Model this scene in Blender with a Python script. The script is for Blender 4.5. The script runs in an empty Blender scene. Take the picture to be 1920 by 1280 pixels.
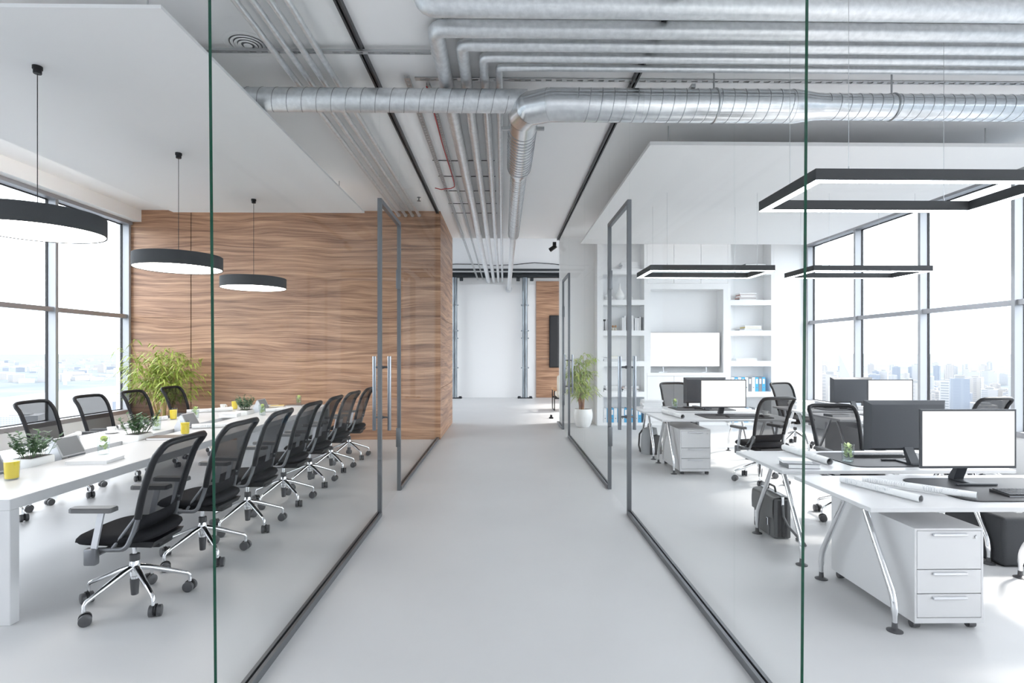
import bpy, bmesh, math, random
from mathutils import Vector, Matrix
random.seed(7)
PI = math.pi
SC = bpy.context.scene
COL = SC.collection

# ------------------------------------------------------------------ camera, sky, sun, exposure
FPX, YAW, EYE, HOR = 1030.0, 0.0155, 1.6, 661.0      # focal length in px (1920 wide), yaw, eye height, horizon row
cam_d = bpy.data.cameras.new('camera')
cam = bpy.data.objects.new('camera', cam_d); COL.objects.link(cam)
cam.location = (0, 0, EYE); cam.rotation_euler = (PI/2, 0, -YAW)
cam_d.sensor_width = 36; cam_d.lens = FPX/1920*36
cam_d.shift_y = (HOR-640)/1920
cam_d.clip_start = 0.05; cam_d.clip_end = 100000
SC.camera = cam

w = bpy.data.worlds.new('sky'); SC.world = w; w.use_nodes = True
nt = w.node_tree; nt.nodes.clear()
wo = nt.nodes.new('ShaderNodeOutputWorld'); bg = nt.nodes.new('ShaderNodeBackground')
tc = nt.nodes.new('ShaderNodeTexCoord'); sp = nt.nodes.new('ShaderNodeSeparateXYZ')
rp = nt.nodes.new('ShaderNodeValToRGB')
rp.color_ramp.elements[0].position = 0.0; rp.color_ramp.elements[0].color = (0.70, 0.80, 0.90, 1)
rp.color_ramp.elements[1].position = 0.22; rp.color_ramp.elements[1].color = (0.90, 0.95, 1.0, 1)
nt.links.new(tc.outputs['Generated'], sp.inputs[0]); nt.links.new(sp.outputs['Z'], rp.inputs[0])
nt.links.new(rp.outputs[0], bg.inputs[0]); bg.inputs[1].default_value = 4.2
nt.links.new(bg.outputs[0], wo.inputs[0])

sun_d = bpy.data.lights.new('sun', 'SUN'); sun_d.energy = 5.0; sun_d.angle = math.radians(7); sun_d.color = (1, 0.95, 0.88)
sun = bpy.data.objects.new('sun', sun_d); COL.objects.link(sun)
sun.rotation_euler = Vector((-0.72, -0.30, -0.66)).to_track_quat('-Z', 'Y').to_euler()

def portal(x, y0, y1, z0, z1, sx):
    d = bpy.data.lights.new('window_portal', 'AREA'); d.shape = 'RECTANGLE'; d.size = z1-z0; d.size_y = y1-y0
    d.cycles.is_portal = True
    o = bpy.data.objects.new('window_portal', d); COL.objects.link(o)
    o.location = (x, (y0+y1)/2, (z0+z1)/2); o.rotation_euler = (0, -sx*PI/2, 0)
portal(-7.0, -4.3, 10.2, 0.57, 3.93, 1)
portal(6.9, -4.3, 12.0, 0.57, 3.93, -1)
portal(-7.0, 12.8, 19.4, 0.5, 5.6, 1)
portal(7.0, 12.8, 19.4, 0.5, 5.6, -1)

SC.view_settings.view_transform = 'Standard'; SC.view_settings.look = 'None'
SC.view_settings.exposure = 0.66; SC.view_settings.gamma = 1.0
SC.view_settings.use_curve_mapping = False
SC.cycles.transparent_max_bounces = 24
SC.cycles.max_bounces = 14; SC.cycles.diffuse_bounces = 8; SC.cycles.glossy_bounces = 5
SC.cycles.caustics_reflective = False; SC.cycles.caustics_refractive = False
SC.cycles.sample_clamp_indirect = 12

# ------------------------------------------------------------------ photo pixel -> place on a known height / depth / side plane
CY, SY = math.cos(YAW), math.sin(YAW)
def P(x, y, z):
    d = FPX*(EYE-z)/(y-HOR); c = (x-960)*d/FPX
    return Vector((c*CY+d*SY, -c*SY+d*CY, z))
def PY(x, y, Y):
    t = (x-960)/FPX; X = Y*(t*CY+SY)/(CY-t*SY); d = X*SY+Y*CY
    return Vector((X, Y, EYE-(y-HOR)*d/FPX))

# ------------------------------------------------------------------ mesh helpers
class G:
    def __init__(s): s.v = []; s.f = []
    def add(s, v, f):
        n = len(s.v); s.v += [tuple(p) for p in v]; s.f += [tuple(i+n for i in q) for q in f]; return s
    def box(s, x0, x1, y0, y1, z0, z1):
        return s.add([(x0,y0,z0),(x1,y0,z0),(x1,y1,z0),(x0,y1,z0),(x0,y0,z1),(x1,y0,z1),(x1,y1,z1),(x0,y1,z1)],
                     [(0,3,2,1),(4,5,6,7),(0,1,5,4),(1,2,6,5),(2,3,7,6),(3,0,4,7)])
    def rbox(s, x0, x1, y0, y1, z0, z1, r=0.01, seg=2, M=None):
        bm = bmesh.new(); bmesh.ops.create_cube(bm, size=1)
        for v in bm.verts:
            v.co = Vector(((x0+x1)/2+v.co.x*(x1-x0), (y0+y1)/2+v.co.y*(y1-y0), (z0+z1)/2+v.co.z*(z1-z0)))
        bmesh.ops.bevel(bm, geom=list(bm.edges), offset=r, segments=seg, profile=0.5, affect='EDGES')
        if M is not None: bm.transform(M)
        bm.verts.index_update()
        s.add([v.co.copy() for v in bm.verts], [[v.index for v in f.verts] for f in bm.faces]); bm.free(); return s
    def obox(s, c, size, M):
        n = len(s.v); a, b, d = size[0]/2, size[1]/2, size[2]/2
        s.box(-a,a,-b,b,-d,d); c = Vector(c)
        for i in range(n, len(s.v)): s.v[i] = tuple(M @ Vector(s.v[i]) + c)
        return s
    def prism(s, poly, z0, z1, M=None):
        n = len(poly); v = [Vector((p[0],p[1],z0)) for p in poly]+[Vector((p[0],p[1],z1)) for p in poly]
        if M is not None: v = [M @ p for p in v]
        f = [tuple(range(n-1,-1,-1)), tuple(range(n,2*n))]+[(i,(i+1)%n,n+(i+1)%n,n+i) for i in range(n)]
        return s.add(v, f)
    def tube(s, pts, r, n=10, caps=True, flat=None):
        pts = [Vector(p) for p in pts]; m = len(pts); rr = r if isinstance(r, (list, tuple)) else [r]*m
        v = []; up = None
        for i, p in enumerate(pts):
            t = (pts[min(i+1,m-1)]-pts[max(i-1,0)]).normalized()
            if up is None:
                up = Vector((0,0,1)) if abs(t.z) < 0.9 else Vector((0,1,0))
            a = t.cross(up)
            if a.length < 1e-5: a = t.cross(Vector((1,0,0)))
            a.normalize(); b = a.cross(t).normalized(); up = b
            k = 1.0
            if 0 < i < m-1:
                d1 = (pts[i]-pts[i-1]).normalized(); d2 = (pts[i+1]-pts[i]).normalized()
                k = 1/max(0.5, math.sqrt(max(0.01, (1+d1.dot(d2))/2)))
            for j in range(n):
                q = 2*PI*j/n
                v.append(p + a*math.cos(q)*rr[i]*(k if k < 1.02 else 1) + b*math.sin(q)*rr[i]*(flat or 1))
        f = [(i*n+j, i*n+(j+1)%n, (i+1)*n+(j+1)%n, (i+1)*n+j) for i in range(m-1) for j in range(n)]
        if caps: f += [tuple(range(n-1,-1,-1)), tuple(range((m-1)*n, m*n))]
        return s.add(v, [q[::-1] for q in f])
    def lathe(s, prof, c=(0,0,0), n=24, M=None, cap=True):
        v = []; c = Vector(c)
        for r, z in prof:
            for j in range(n):
                p = Vector((r*math.cos(2*PI*j/n), r*math.sin(2*PI*j/n), z))
                v.append((M @ p if M is not None else p)+c)
        m = len(prof)
        f = [(i*n+j, i*n+(j+1)%n, (i+1)*n+(j+1)%n, (i+1)*n+j) for i in range(m-1) for j in range(n)]
        if cap:
            if prof[0][0] > 1e-6: f.append(tuple(range(n-1,-1,-1)))
            if prof[-1][0] > 1e-6: f.append(tuple(range((m-1)*n, m*n)))
        return s.add(v, f)
    def grid(s, fn, nu, nv):
        v = [fn(i/nu, j/nv) for i in range(nu+1) for j in range(nv+1)]
        return s.add(v, [(i*(nv+1)+j, (i+1)*(nv+1)+j, (i+1)*(nv+1)+j+1, i*(nv+1)+j+1) for i in range(nu) for j in range(nv)])
    def move(s, M, start=0):
        for i in range(start, len(s.v)): s.v[i] = tuple(M @ Vector(s.v[i]))
        return s
    def mesh(s, name, mat, smooth=35):
        me = bpy.data.meshes.new(name); me.from_pydata(s.v, [], s.f); me.validate()
        if smooth:
            for p in me.polygons: p.use_smooth = True
            me.set_sharp_from_angle(angle=math.radians(smooth))
        me.materials.append(mat if not isinstance(mat, str) else M[mat]); return me
    def build(s, name, mat, parent=None, smooth=35, loc=None, rz=0):
        o = bpy.data.objects.new(name, s.mesh(name, mat, smooth)); COL.objects.link(o)
        if parent is not None: o.parent = parent
        if loc is not None: o.location = loc
        if rz: o.rotation_euler.z = rz
        return o
def tag(o, label=None, cat=None, group=None, kind=None):
    if label: o['label'] = label
    if cat: o['category'] = cat
    if group: o['group'] = group
    if kind: o['kind'] = kind
    return o
def thing(name, label, cat, loc=(0,0,0), rz=0, group=None, kind=None):
    o = bpy.data.objects.new(name, None); COL.objects.link(o); o.empty_display_size = 0.1
    o.location = loc; o.rotation_euler.z = rz
    return tag(o, label, cat, group, kind)
def struct(name, g, mat, label=None, parent=None, smooth=35):
    o = g.build(name, mat, parent, smooth)
    if parent is None: tag(o, label, None, None, 'structure')
    return o
def copy_tree(o, parent=None):
    c = o.copy(); COL.objects.link(c); c.parent = parent
    for ch in list(o.children): copy_tree(ch, c)
    return c
def put(proto, used, loc, rz=0, label=None, group=None):
    o = proto if not used[0] else copy_tree(proto)
    used[0] = True; o.location = loc; o.rotation_euler.z = rz
    if label: o['label'] = label
    if group: o['group'] = group
    return o
def arc(c, r, a0, a1, n, ax=(1,0,0), ay=(0,1,0)):
    c, ax, ay = Vector(c), Vector(ax), Vector(ay)
    return [c+ax*r*math.cos(a0+(a1-a0)*i/n)+ay*r*math.sin(a0+(a1-a0)*i/n) for i in range(n+1)]
def rounded(pts, r, n=5):
    pts = [Vector(p) for p in pts]; out = [pts[0]]
    for i in range(1, len(pts)-1):
        a = (pts[i-1]-pts[i]).normalized(); b = (pts[i+1]-pts[i]).normalized()
        p0, p1 = pts[i]+a*r, pts[i]+b*r
        for k in range(n+1):
            t = k/n; out.append(p0*(1-t)**2+pts[i]*2*t*(1-t)+p1*t*t)
    return out+[pts[-1]]

# ------------------------------------------------------------------ materials
M = {}
def mat(name, col=(.8,.8,.8), rough=.5, metal=0, spec=.5, emit=None, es=0, bump=None, vary=None):
    m = bpy.data.materials.new(name); m.use_nodes = True; t = m.node_tree; b = t.nodes['Principled BSDF']
    b.inputs['Base Color'].default_value = (*col, 1); b.inputs['Roughness'].default_value = rough
    b.inputs['Metallic'].default_value = metal; b.inputs['Specular IOR Level'].default_value = spec
    if emit: b.inputs['Emission Color'].default_value = (*emit, 1); b.inputs['Emission Strength'].default_value = es
    if bump or vary:
        c = t.nodes.new('ShaderNodeTexCoord')
    if vary:                                     # (scale, other colour, stretch)
        n = t.nodes.new('ShaderNodeTexNoise'); n.inputs['Scale'].default_value = vary[0]; n.inputs['Detail'].default_value = 5
        mp = t.nodes.new('ShaderNodeMapping'); mp.inputs['Scale'].default_value = vary[2] if len(vary) > 2 else (1,1,1)
        r = t.nodes.new('ShaderNodeValToRGB'); r.color_ramp.elements[0].position = .35; r.color_ramp.elements[1].position = .65
        r.color_ramp.elements[0].color = (*col, 1); r.color_ramp.elements[1].color = (*vary[1], 1)
        t.links.new(c.outputs['Object'], mp.inputs[0]); t.links.new(mp.outputs[0], n.inputs['Vector'])
        t.links.new(n.outputs[0], r.inputs[0]); t.links.new(r.outputs[0], b.inputs['Base Color'])
    if bump:                                     # (scale, strength)
        n2 = t.nodes.new('ShaderNodeTexNoise'); n2.inputs['Scale'].default_value = bump[0]; n2.inputs['Detail'].default_value = 4
        bp = t.nodes.new('ShaderNodeBump'); bp.inputs['Strength'].default_value = bump[1]; bp.inputs['Distance'].default_value = .01
        t.links.new(c.outputs['Object'], n2.inputs['Vector']); t.links.new(n2.outputs[0], bp.inputs['Height'])
        t.links.new(bp.outputs[0], b.inputs['Normal'])
    M[name] = m; return m
mat('wall_white', (.87,.87,.87), .6, bump=(90,.03))
mat('ceiling_white', (.91,.91,.915), .7, bump=(60,.03))
mat('soffit_white', (.86,.86,.86), .65)
mat('floor_grey', (.545,.545,.55), .40, vary=(.8,(.575,.575,.58)), bump=(25,.02))
mat('furniture_white', (.60,.60,.608), .35, spec=.35)
mat('shelf_white', (.84,.845,.85), .4)
mat('frame_grey', (.18,.187,.20), .38, .75)
mat('track_dark', (.07,.072,.078), .45, .5)
mat('alu_window', (.40,.41,.43), .45, .3)
mat('alu_light', (.62,.63,.66), .4, .6)
mat('alu_grey', (.40,.40,.42), .42, .6)
mat('gasket', (.02,.02,.022), .6)
mat('handle_steel', (.27,.285,.31), .34, .95)
mat('chrome', (.82,.83,.85), .08, 1)
mat('galvanised', (.68,.70,.72), .38, .7, vary=(22,(.80,.82,.84)), bump=(14,.25))
mat('spiral_steel', (.70,.72,.74), .24, .95, vary=(20,(.78,.80,.82)))
mat('seam_dark', (.35,.36,.38), .4, .8)
mat('zinc', (.50,.51,.52), .4, .85)
mat('black_plastic', (.014,.014,.016), .45, spec=.3)
mat('caster_grey', (.07,.07,.075), .35)
mat('seat_fabric', (.014,.014,.016), .85, spec=.12, bump=(350,.25))
mat('bracket_grey', (.16,.165,.175), .38, .7)
mat('arm_grey', (.11,.11,.112), .5)
mat('lamp_black', (.045,.047,.050), .75, bump=(300,.15))
mat('lamp_glow', (1,1,1), .5, emit=(1,.95,.88), es=7.0)
mat('strip_glow', (1,1,1), .5, emit=(.90,.95,1), es=19.0)
mat('cove_glow', (1,1,1), .5, emit=(1,.95,.90), es=38.0)
mat('cove_soft', (1,1,1), .5, emit=(1,.97,.94), es=9.0)
mat('screen_white', (.02,.02,.02), .4, spec=.2, emit=(1,.985,.965), es=.66)
mat('monitor_grey', (.045,.048,.055), .5, bump=(260,.1))
mat('mat_dark', (.035,.036,.04), .55)
mat('key_dark', (.02,.02,.022), .5)
mat('paper', (.82,.82,.82), .7)
mat('paper_inner', (.42,.42,.43), .8)
mat('juice', (.98,.70,.04), .3)
mat('leaf_dark', (.045,.10,.045), .5, vary=(30,(.09,.17,.07)))
mat('leaf_bamboo', (.27,.40,.055), .5, vary=(9,(.52,.56,.14)))
mat('leaf_mint', (.36,.46,.18), .5, vary=(40,(.58,.66,.36)))
mat('cane_red', (.20,.05,.035), .5, vary=(6,(.42,.22,.08)))
mat('cane_tan', (.45,.28,.10), .5, vary=(6,(.36,.34,.10)))
mat('soil', (.05,.035,.025), .9)
mat('ceramic', (.84,.84,.83), .25)
mat('leather_grey', (.105,.106,.108), .42, bump=(220,.12))
mat('leather_dark', (.02,.02,.022), .5)
mat('canvas_grey', (.33,.34,.35), .85, bump=(300,.2))
mat('felt_dark', (.045,.048,.053), .9, bump=(260,.3))
mat('binder_blue', (.06,.38,.68), .5)
mat('binder_white', (.72,.74,.76), .5)
mat('binder_grey', (.22,.23,.25), .5)
mat('book_grey', (.20,.205,.215), .6)
mat('book_brown', (.16,.125,.105), .55)
mat('book_yellow', (.72,.58,.22), .6)
mat('book_rose', (.55,.36,.32), .6)
mat('red_cable', (.42,.03,.03), .5)
mat('tan_wood', (.42,.22,.10), .5)
mat('cream_fabric', (.62,.58,.50), .85)
mat('steel_column', (.16,.18,.20), .42, .7, vary=(3,(.30,.33,.35),(3,3,.6)))
mat('beam_dark', (.035,.04,.045), .5, .4)
mat('glass_edge', (.0,.055,.028), .15)
mat('pad_yellow', (.75,.55,.18), .6)
mat('lime', (.52,.62,.20), .4)

def glass(name, tint=(1,1,1), f0=.02, f90=.3, rough=0.0):      # clear pane: Schlick reflection over straight transmission
    m = bpy.data.materials.new(name); m.use_nodes = True; t = m.node_tree; t.nodes.clear(); N = t.nodes.new; L = t.links.new
    o = N('ShaderNodeOutputMaterial'); mx = N('ShaderNodeMixShader'); g = N('ShaderNodeNewGeometry')
    tr = N('ShaderNodeBsdfTransparent'); gl = N('ShaderNodeBsdfGlossy'); tr.inputs[0].default_value = (*tint,1); gl.inputs['Roughness'].default_value = rough
    d = N('ShaderNodeVectorMath'); d.operation = 'DOT_PRODUCT'; L(g.outputs['Normal'], d.inputs[0]); L(g.outputs['Incoming'], d.inputs[1])
    def mth(op, a, b=None):
        n = N('ShaderNodeMath'); n.operation = op
        for i, x in enumerate((a, b)):
            if x is None: continue
            if isinstance(x, (int, float)): n.inputs[i].default_value = x
            else: L(x, n.inputs[i])
        return n.outputs[0]
    c = mth('ABSOLUTE', d.outputs['Value']); p = mth('POWER', mth('SUBTRACT', 1.0, c), 5.0); F = mth('ADD', mth('MULTIPLY', p, f90-f0), f0)
    L(F, mx.inputs[0]); L(tr.outputs[0], mx.inputs[1]); L(gl.outputs[0], mx.inputs[2]); L(mx.outputs[0], o.inputs[0]); M[name] = m
glass('clear_glass', (.99,.995,.993), .008, .10)
glass('window_glass', (.99,.995,1.0), .012, .25)
glass('tumbler', (.95,.97,.97), .04, .9, .02)
glass('water', (.95,.975,.97), .02, .6)
def meshcloth():
    m = bpy.data.materials.new('mesh_cloth'); m.use_nodes = True; t = m.node_tree; b = t.nodes['Principled BSDF']
    b.inputs['Base Color'].default_value = (.012,.012,.014,1); b.inputs['Roughness'].default_value = .9; b.inputs['Specular IOR Level'].default_value = .05
    mx = t.nodes.new('ShaderNodeMixShader'); tr = t.nodes.new('ShaderNodeBsdfTransparent'); o = t.nodes['Material Output']
    tr.inputs[0].default_value = (.9,.9,.9,1); mx.inputs[0].default_value = .74
    t.links.new(tr.outputs[0], mx.inputs[1]); t.links.new(b.outputs[0], mx.inputs[2]); t.links.new(mx.outputs[0], o.inputs[0])
    M['mesh_cloth'] = m
meshcloth()
def wood():
    m = bpy.data.materials.new('walnut'); m.use_nodes = True; t = m.node_tree; b = t.nodes['Principled BSDF']
    L = t.links.new; N = t.nodes.new
    g = N('ShaderNodeNewGeometry'); mp = N('ShaderNodeMapping'); mp.inputs['Scale'].default_value = (.30,.30,1.0)
    L(g.outputs['Position'], mp.inputs[0])
    n0 = N('ShaderNodeTexNoise'); n0.inputs['Scale'].default_value = 1.5; n0.inputs['Detail'].default_value = 2
    L(mp.outputs[0], n0.inputs['Vector'])
    sc = N('ShaderNodeVectorMath'); sc.operation = 'SCALE'; sc.inputs[3].default_value = .34
    L(n0.outputs['Color'], sc.inputs[0])
    ad = N('ShaderNodeVectorMath'); ad.operation = 'ADD'; L(mp.outputs[0], ad.inputs[0]); L(sc.outputs[0], ad.inputs[1])
    m2 = N('ShaderNodeMapping'); m2.inputs['Scale'].default_value = (1.4,1.4,12); L(ad.outputs[0], m2.inputs[0])
    n1 = N('ShaderNodeTexNoise'); n1.inputs['Scale'].default_value = 1.3; n1.inputs['Detail'].default_value = 7; n1.inputs['Roughness'].default_value = .62
    L(m2.outputs[0], n1.inputs['Vector'])
    m3 = N('ShaderNodeMapping'); m3.inputs['Scale'].default_value = (5,5,70); L(ad.outputs[0], m3.inputs[0])
    n2 = N('ShaderNodeTexNoise'); n2.inputs['Scale'].default_value = 1; n2.inputs['Detail'].default_value = 4; L(m3.outputs[0], n2.inputs['Vector'])
    mixf = N('ShaderNodeMix'); mixf.data_type = 'FLOAT'; mixf.inputs[0].default_value = .38
    L(n1.outputs[0], mixf.inputs[2]); L(n2.outputs[0], mixf.inputs[3])
    r = N('ShaderNodeValToRGB'); e = r.color_ramp.elements
    e[0].position = .34; e[0].color = (.150,.072,.040,1); e[1].position = .66; e[1].color = (.64,.40,.25,1)
    x = e.new(.45); x.color = (.31,.165,.098,1); x = e.new(.54); x.color = (.46,.265,.160,1)
    L(mixf.outputs[0], r.inputs[0]); L(r.outputs[0], b.inputs['Base Color'])
    b.inputs['Roughness'].default_value = .42
    bp = N('ShaderNodeBump'); bp.inputs['Strength'].default_value = .08; bp.inputs['Distance'].default_value = .01
    L(mixf.outputs[0], bp.inputs['Height']); L(bp.outputs[0], b.inputs['Normal'])
    M['walnut'] = m
wood()
def plan_paper():                                 # rolled drawings: pale paper with faint printed lines
    m = bpy.data.materials.new('plan_paper'); m.use_nodes = True; t = m.node_tree; b = t.nodes['Principled BSDF']
    c = t.nodes.new('ShaderNodeTexCoord'); v = t.nodes.new('ShaderNodeTexBrick'); v.inputs['Scale'].default_value = 26
    v.inputs['Mortar Size'].default_value = .035; v.offset = .37; v.squash = .6
    v.inputs['Color1'].default_value = (.80,.80,.80,1); v.inputs['Color2'].default_value = (.80,.80,.80,1); v.inputs['Mortar'].default_value = (.58,.59,.61,1)
    n = t.nodes.new('ShaderNodeTexNoise'); n.inputs['Scale'].default_value = 9
    r = t.nodes.new('ShaderNodeValToRGB'); r.color_ramp.elements[0].position = .5; r.color_ramp.elements[1].position = .56
    mx = t.nodes.new('ShaderNodeMix'); mx.data_type = 'RGBA'; mx.inputs[6].default_value = (.81,.81,.81,1)
    t.links.new(c.outputs['Object'], v.inputs[0]); t.links.new(c.outputs['Object'], n.inputs['Vector']); t.links.new(n.outputs[0], r.inputs[0])
    t.links.new(r.outputs[0], mx.inputs[0]); t.links.new(v.outputs[0], mx.inputs[7]); t.links.new(mx.outputs[2], b.inputs['Base Color'])
    b.inputs['Roughness'].default_value = .7; M['plan_paper'] = m
plan_paper()
def hazed_facade(name, wall, win, sx, sz, msize):
    m = bpy.data.materials.new(name); m.use_nodes = True; t = m.node_tree; b = t.nodes['Principled BSDF']
    g = t.nodes.new('ShaderNodeNewGeometry'); s = t.nodes.new('ShaderNodeSeparateXYZ'); a = t.nodes.new('ShaderNodeMath'); a.operation = 'ADD'
    c = t.nodes.new('ShaderNodeCombineXYZ'); br = t.nodes.new('ShaderNodeTexBrick'); br.offset = 0
    t.links.new(g.outputs['Position'], s.inputs[0]); t.links.new(s.outputs[0], a.inputs[0]); t.links.new(s.outputs[1], a.inputs[1])
    t.links.new(a.outputs[0], c.inputs[0]); t.links.new(s.outputs[2], c.inputs[1]); t.links.new(c.outputs[0], br.inputs[0])
    br.inputs['Scale'].default_value = 1; br.inputs['Brick Width'].default_value = sx; br.inputs['Row Height'].default_value = sz
    br.inputs['Mortar Size'].default_value = msize; br.inputs['Mortar Smooth'].default_value = .2
    br.inputs['Color1'].default_value = (*win,1); br.inputs['Color2'].default_value = (*win,1); br.inputs['Mortar'].default_value = (*wall,1)
    t.links.new(br.outputs[0], b.inputs['Base Color']); b.inputs['Roughness'].default_value = .7; M[name] = m
hazed_facade('facade_pale', (.27,.275,.285), (.21,.225,.245), 7, 5, 1.6)  # walls and windows kept pale and alike, distance haze put into the colour
hazed_facade('facade_cream', (.27,.262,.255), (.21,.21,.22), 5, 7, 1.4)
hazed_facade('facade_grid', (.29,.29,.295), (.17,.185,.20), 8, 8, 2.2)
hazed_facade('facade_blue', (.17,.19,.22), (.155,.175,.21), 4, 6, .6)
hazed_facade('facade_band', (.30,.30,.305), (.22,.23,.245), 400, 7, 2.4)
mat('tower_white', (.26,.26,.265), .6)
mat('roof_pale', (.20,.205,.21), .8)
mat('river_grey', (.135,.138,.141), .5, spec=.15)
mat('city_ground', (.080,.096,.108), .9, vary=(.004,(.112,.122,.132)), spec=.1)  # bluish low-contrast ground colour stands in for haze over the plain
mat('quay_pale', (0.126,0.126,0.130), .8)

# ------------------------------------------------------------------ the setting
XL, XR = -1.215, 1.245              # glass walls along the corridor
WL, WR = -6.93, 6.80                # window planes
CZ = 4.21                           # ceiling
YB, YW, YS, YE, YF = -4.3, 10.15, 12.45, 12.55, 19.62   # back wall, walnut wall, shelf wall, end of ceiling, far wall
struct('floor', G().box(-7.3, 7.3, YB-.2, YF+.2, -.15, 0), 'floor_grey', 'pale grey seamless resin floor')
struct('ceiling', G().box(-7.3, 7.3, YB-.2, YE, CZ, CZ+.25), 'ceiling_white', 'pale grey painted concrete ceiling')
struct('ceiling', G().box(-7.3, 7.3, YE, YF+.2, 6.0, 6.25), 'ceiling_white', 'high white ceiling of the hall beyond the corridor')
struct('wall_lintel', G().box(-7.3, 7.3, YE-.12, YE, CZ+.25, 6.0), 'wall_white', 'white wall above the corridor ceiling edge')
struct('wall_back', G().box(-7.3, 7.3, YB-.2, YB, 0, CZ), 'wall_white', 'white wall closing the office behind the glass rooms')
struct('wall_far', G().box(-7.3, 7.3, YF, YF+.2, 0, 6.0).box(-1.9, 1.15, YF-.012, YF, 4.02, 4.045), 'wall_white', 'white wall at the far end of the corridor')
struct('wall_right_back', G().box(XR+.03, 6.9, YS, YE, 0, CZ), 'wall_white', 'white wall behind the bookcases')
struct('wall_pilaster', G().box(5.98, 6.68, 12.05, YS, 0, CZ), 'wall_white', 'smooth white wall strip between bookcase and window')

# walnut box: back wall of the meeting room and its corridor side, clad in panels
ww = thing('wall_left_back', None, None, kind='structure'); ww['label'] = 'walnut-clad wall closing the meeting room'
G().box(-6.85, -1.185, YW+.02, YE, 0, CZ).build('core', 'gasket', ww, 0)
rows = [(0, .94), (.94, 2.24), (2.24, 3.53), (3.53, CZ)]
for x0, x1 in ((-6.85, -5.73), (-5.715, -1.163)):
    for z0, z1 in rows:
        G().box(x0, x1, YW, YW+.02, z0+.0015, z1-.0015).build('panel', 'walnut', ww, 0)
for z0, z1 in rows:
    G().box(-1.185, -1.163, YW+.0215, YE, z0+.004, z1-.004).build('panel', 'walnut', ww, 0)

# windows: long bands of mullions, rails and panes
def window_band(name, label, x, ys, s, z0, zm, z1, skirt=True):
    r = thing(name, label, None, kind='structure'); d = .13
    for y in ys:
        a, b = sorted((x, x+s*d))
        G().box(a, b, y-.0, y+.055, z0-.05, z1+.05).build('mullion', 'alu_window', r, 0)
        a, b = sorted((x-s*.02, x+s*.012))
        g = G().box(a, b, y-.012, y-.0005, z0, z1).box(a, b, y+.0555, y+.068, z0, z1); g.build('gasket', 'gasket', r, 0)
    for k in range(len(ys)-1):
        ya, yb = ys[k]+.0685, ys[k+1]-.0125
        a, b = sorted((x+s*.005, x+s*.10))
        G().box(a, b, ya-.012, yb+.012, zm-.035, zm+.035).build('rail', 'alu_grey', r, 0)
        a, b = sorted((x-s*.014, x-s*.006))
        G().box(a, b, ya, yb, z0+.012, zm-.03).build('pane', 'window_glass', r, 0)
        G().box(a, b, ya, yb, zm+.03, z1-.012).build('pane', 'window_glass', r, 0)
        a, b = sorted((x-s*.02, x+s*.012))
        G().box(a, b, ya, yb, z0, z0+.012).box(a, b, ya, yb, z1-.012, z1).build('gasket', 'gasket', r, 0)
    y0, y1 = ys[0], ys[-1]+.055
    a, b = sorted((x-s*.03, x+s*.135)); G().box(a, b, y0, y1, z0-.07, z0-.0005).build('sill_rail', 'alu_grey', r, 0)
    a, b = sorted((x-s*.03, x+s*.16)); G().box(a, b, y0, y1, z1+.0005, z1+.06).build('head_rail', 'alu_grey', r, 0)
    return r
ysl = [10.08-1.632*k for k in range(9)][::-1]
ysr = [11.94-1.625*k for k in range(11)][::-1]
window_band('window_1', 'tall window band of the meeting room over a river', WL, ysl, 1, .57, 2.26, 3.93)
window_band('window_2', 'tall window band of the open office over a dense city', WR, ysr, -1, .57, 2.26, 3.93)
ysh = [12.75+1.66*k for k in range(5)]
window_band('window_3', 'high windows of the far hall on the river side', WL, ysh, 1, .5, 2.9, 5.6)
window_band('window_4', 'high windows of the far hall on the city side', WR, ysh, -1, .5, 2.9, 5.6)
struct('wall_left', G().box(-7.15, -6.80, YB, YW, 0, .50).box(-7.15, -6.62, YB, YW+.1, 3.99, CZ).box(-7.15,-6.8,YB,ysl[0],.5,3.99), 'wall_white', 'white parapet and header of the meeting room windows')
struct('wall_right', G().box(6.68, 7.02, YB, YS, 0, .50).box(6.52, 7.02, YB, YS, 3.99, CZ).box(6.68,7.02,YB,ysr[0],.5,3.99).box(6.68,7.02,11.995,YS+.1,.5,3.99), 'wall_white', 'white parapet and header of the office windows')
struct('wall_left_hall', G().box(-7.15,-6.80,YE,YF,0,.43).box(-7.15,-6.8,YE,YF,5.66,6.0).box(-7.15,-6.8,YW+.1,12.75,.43,5.66), 'wall_white', 'white wall around the far hall windows')
struct('wall_right_hall', G().box(6.68,7.02,YE,YF,0,.43).box(6.68,7.02,YE,YF,5.66,6.0).box(6.68,7.02,YE,12.75,.43,5.66), 'wall_white', 'white wall around the far hall windows, city side')

# hung ceiling panels
struct('ceiling_panel', G().box(-5.22, -2.21, 3.58, 8.77, 3.82, 3.845), 'soffit_white', 'white hung ceiling panel above the conference table')
struct('ceiling_panel', G().box(1.59, 6.3, 5.93, 11.34, 3.85, 3.89), 'soffit_white', 'white hung ceiling panel above the desks by the bookcase')
for x, y in ((-2.5,3.9),(-2.5,8.4),(-4.9,3.9),(-4.9,8.4)): struct('trim_1', G().tube([(x,y,3.845),(x,y,CZ)], .006, 6), 'zinc', 'threaded rod holding the hung ceiling panel')
for x, y in ((1.9,6.3),(1.9,11.0),(5.6,6.3),(5.6,11.0)): struct('trim_2', G().tube([(x,y,3.89),(x,y,CZ)], .006, 6), 'zinc', 'threaded rod holding the panel over the desks')

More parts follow.
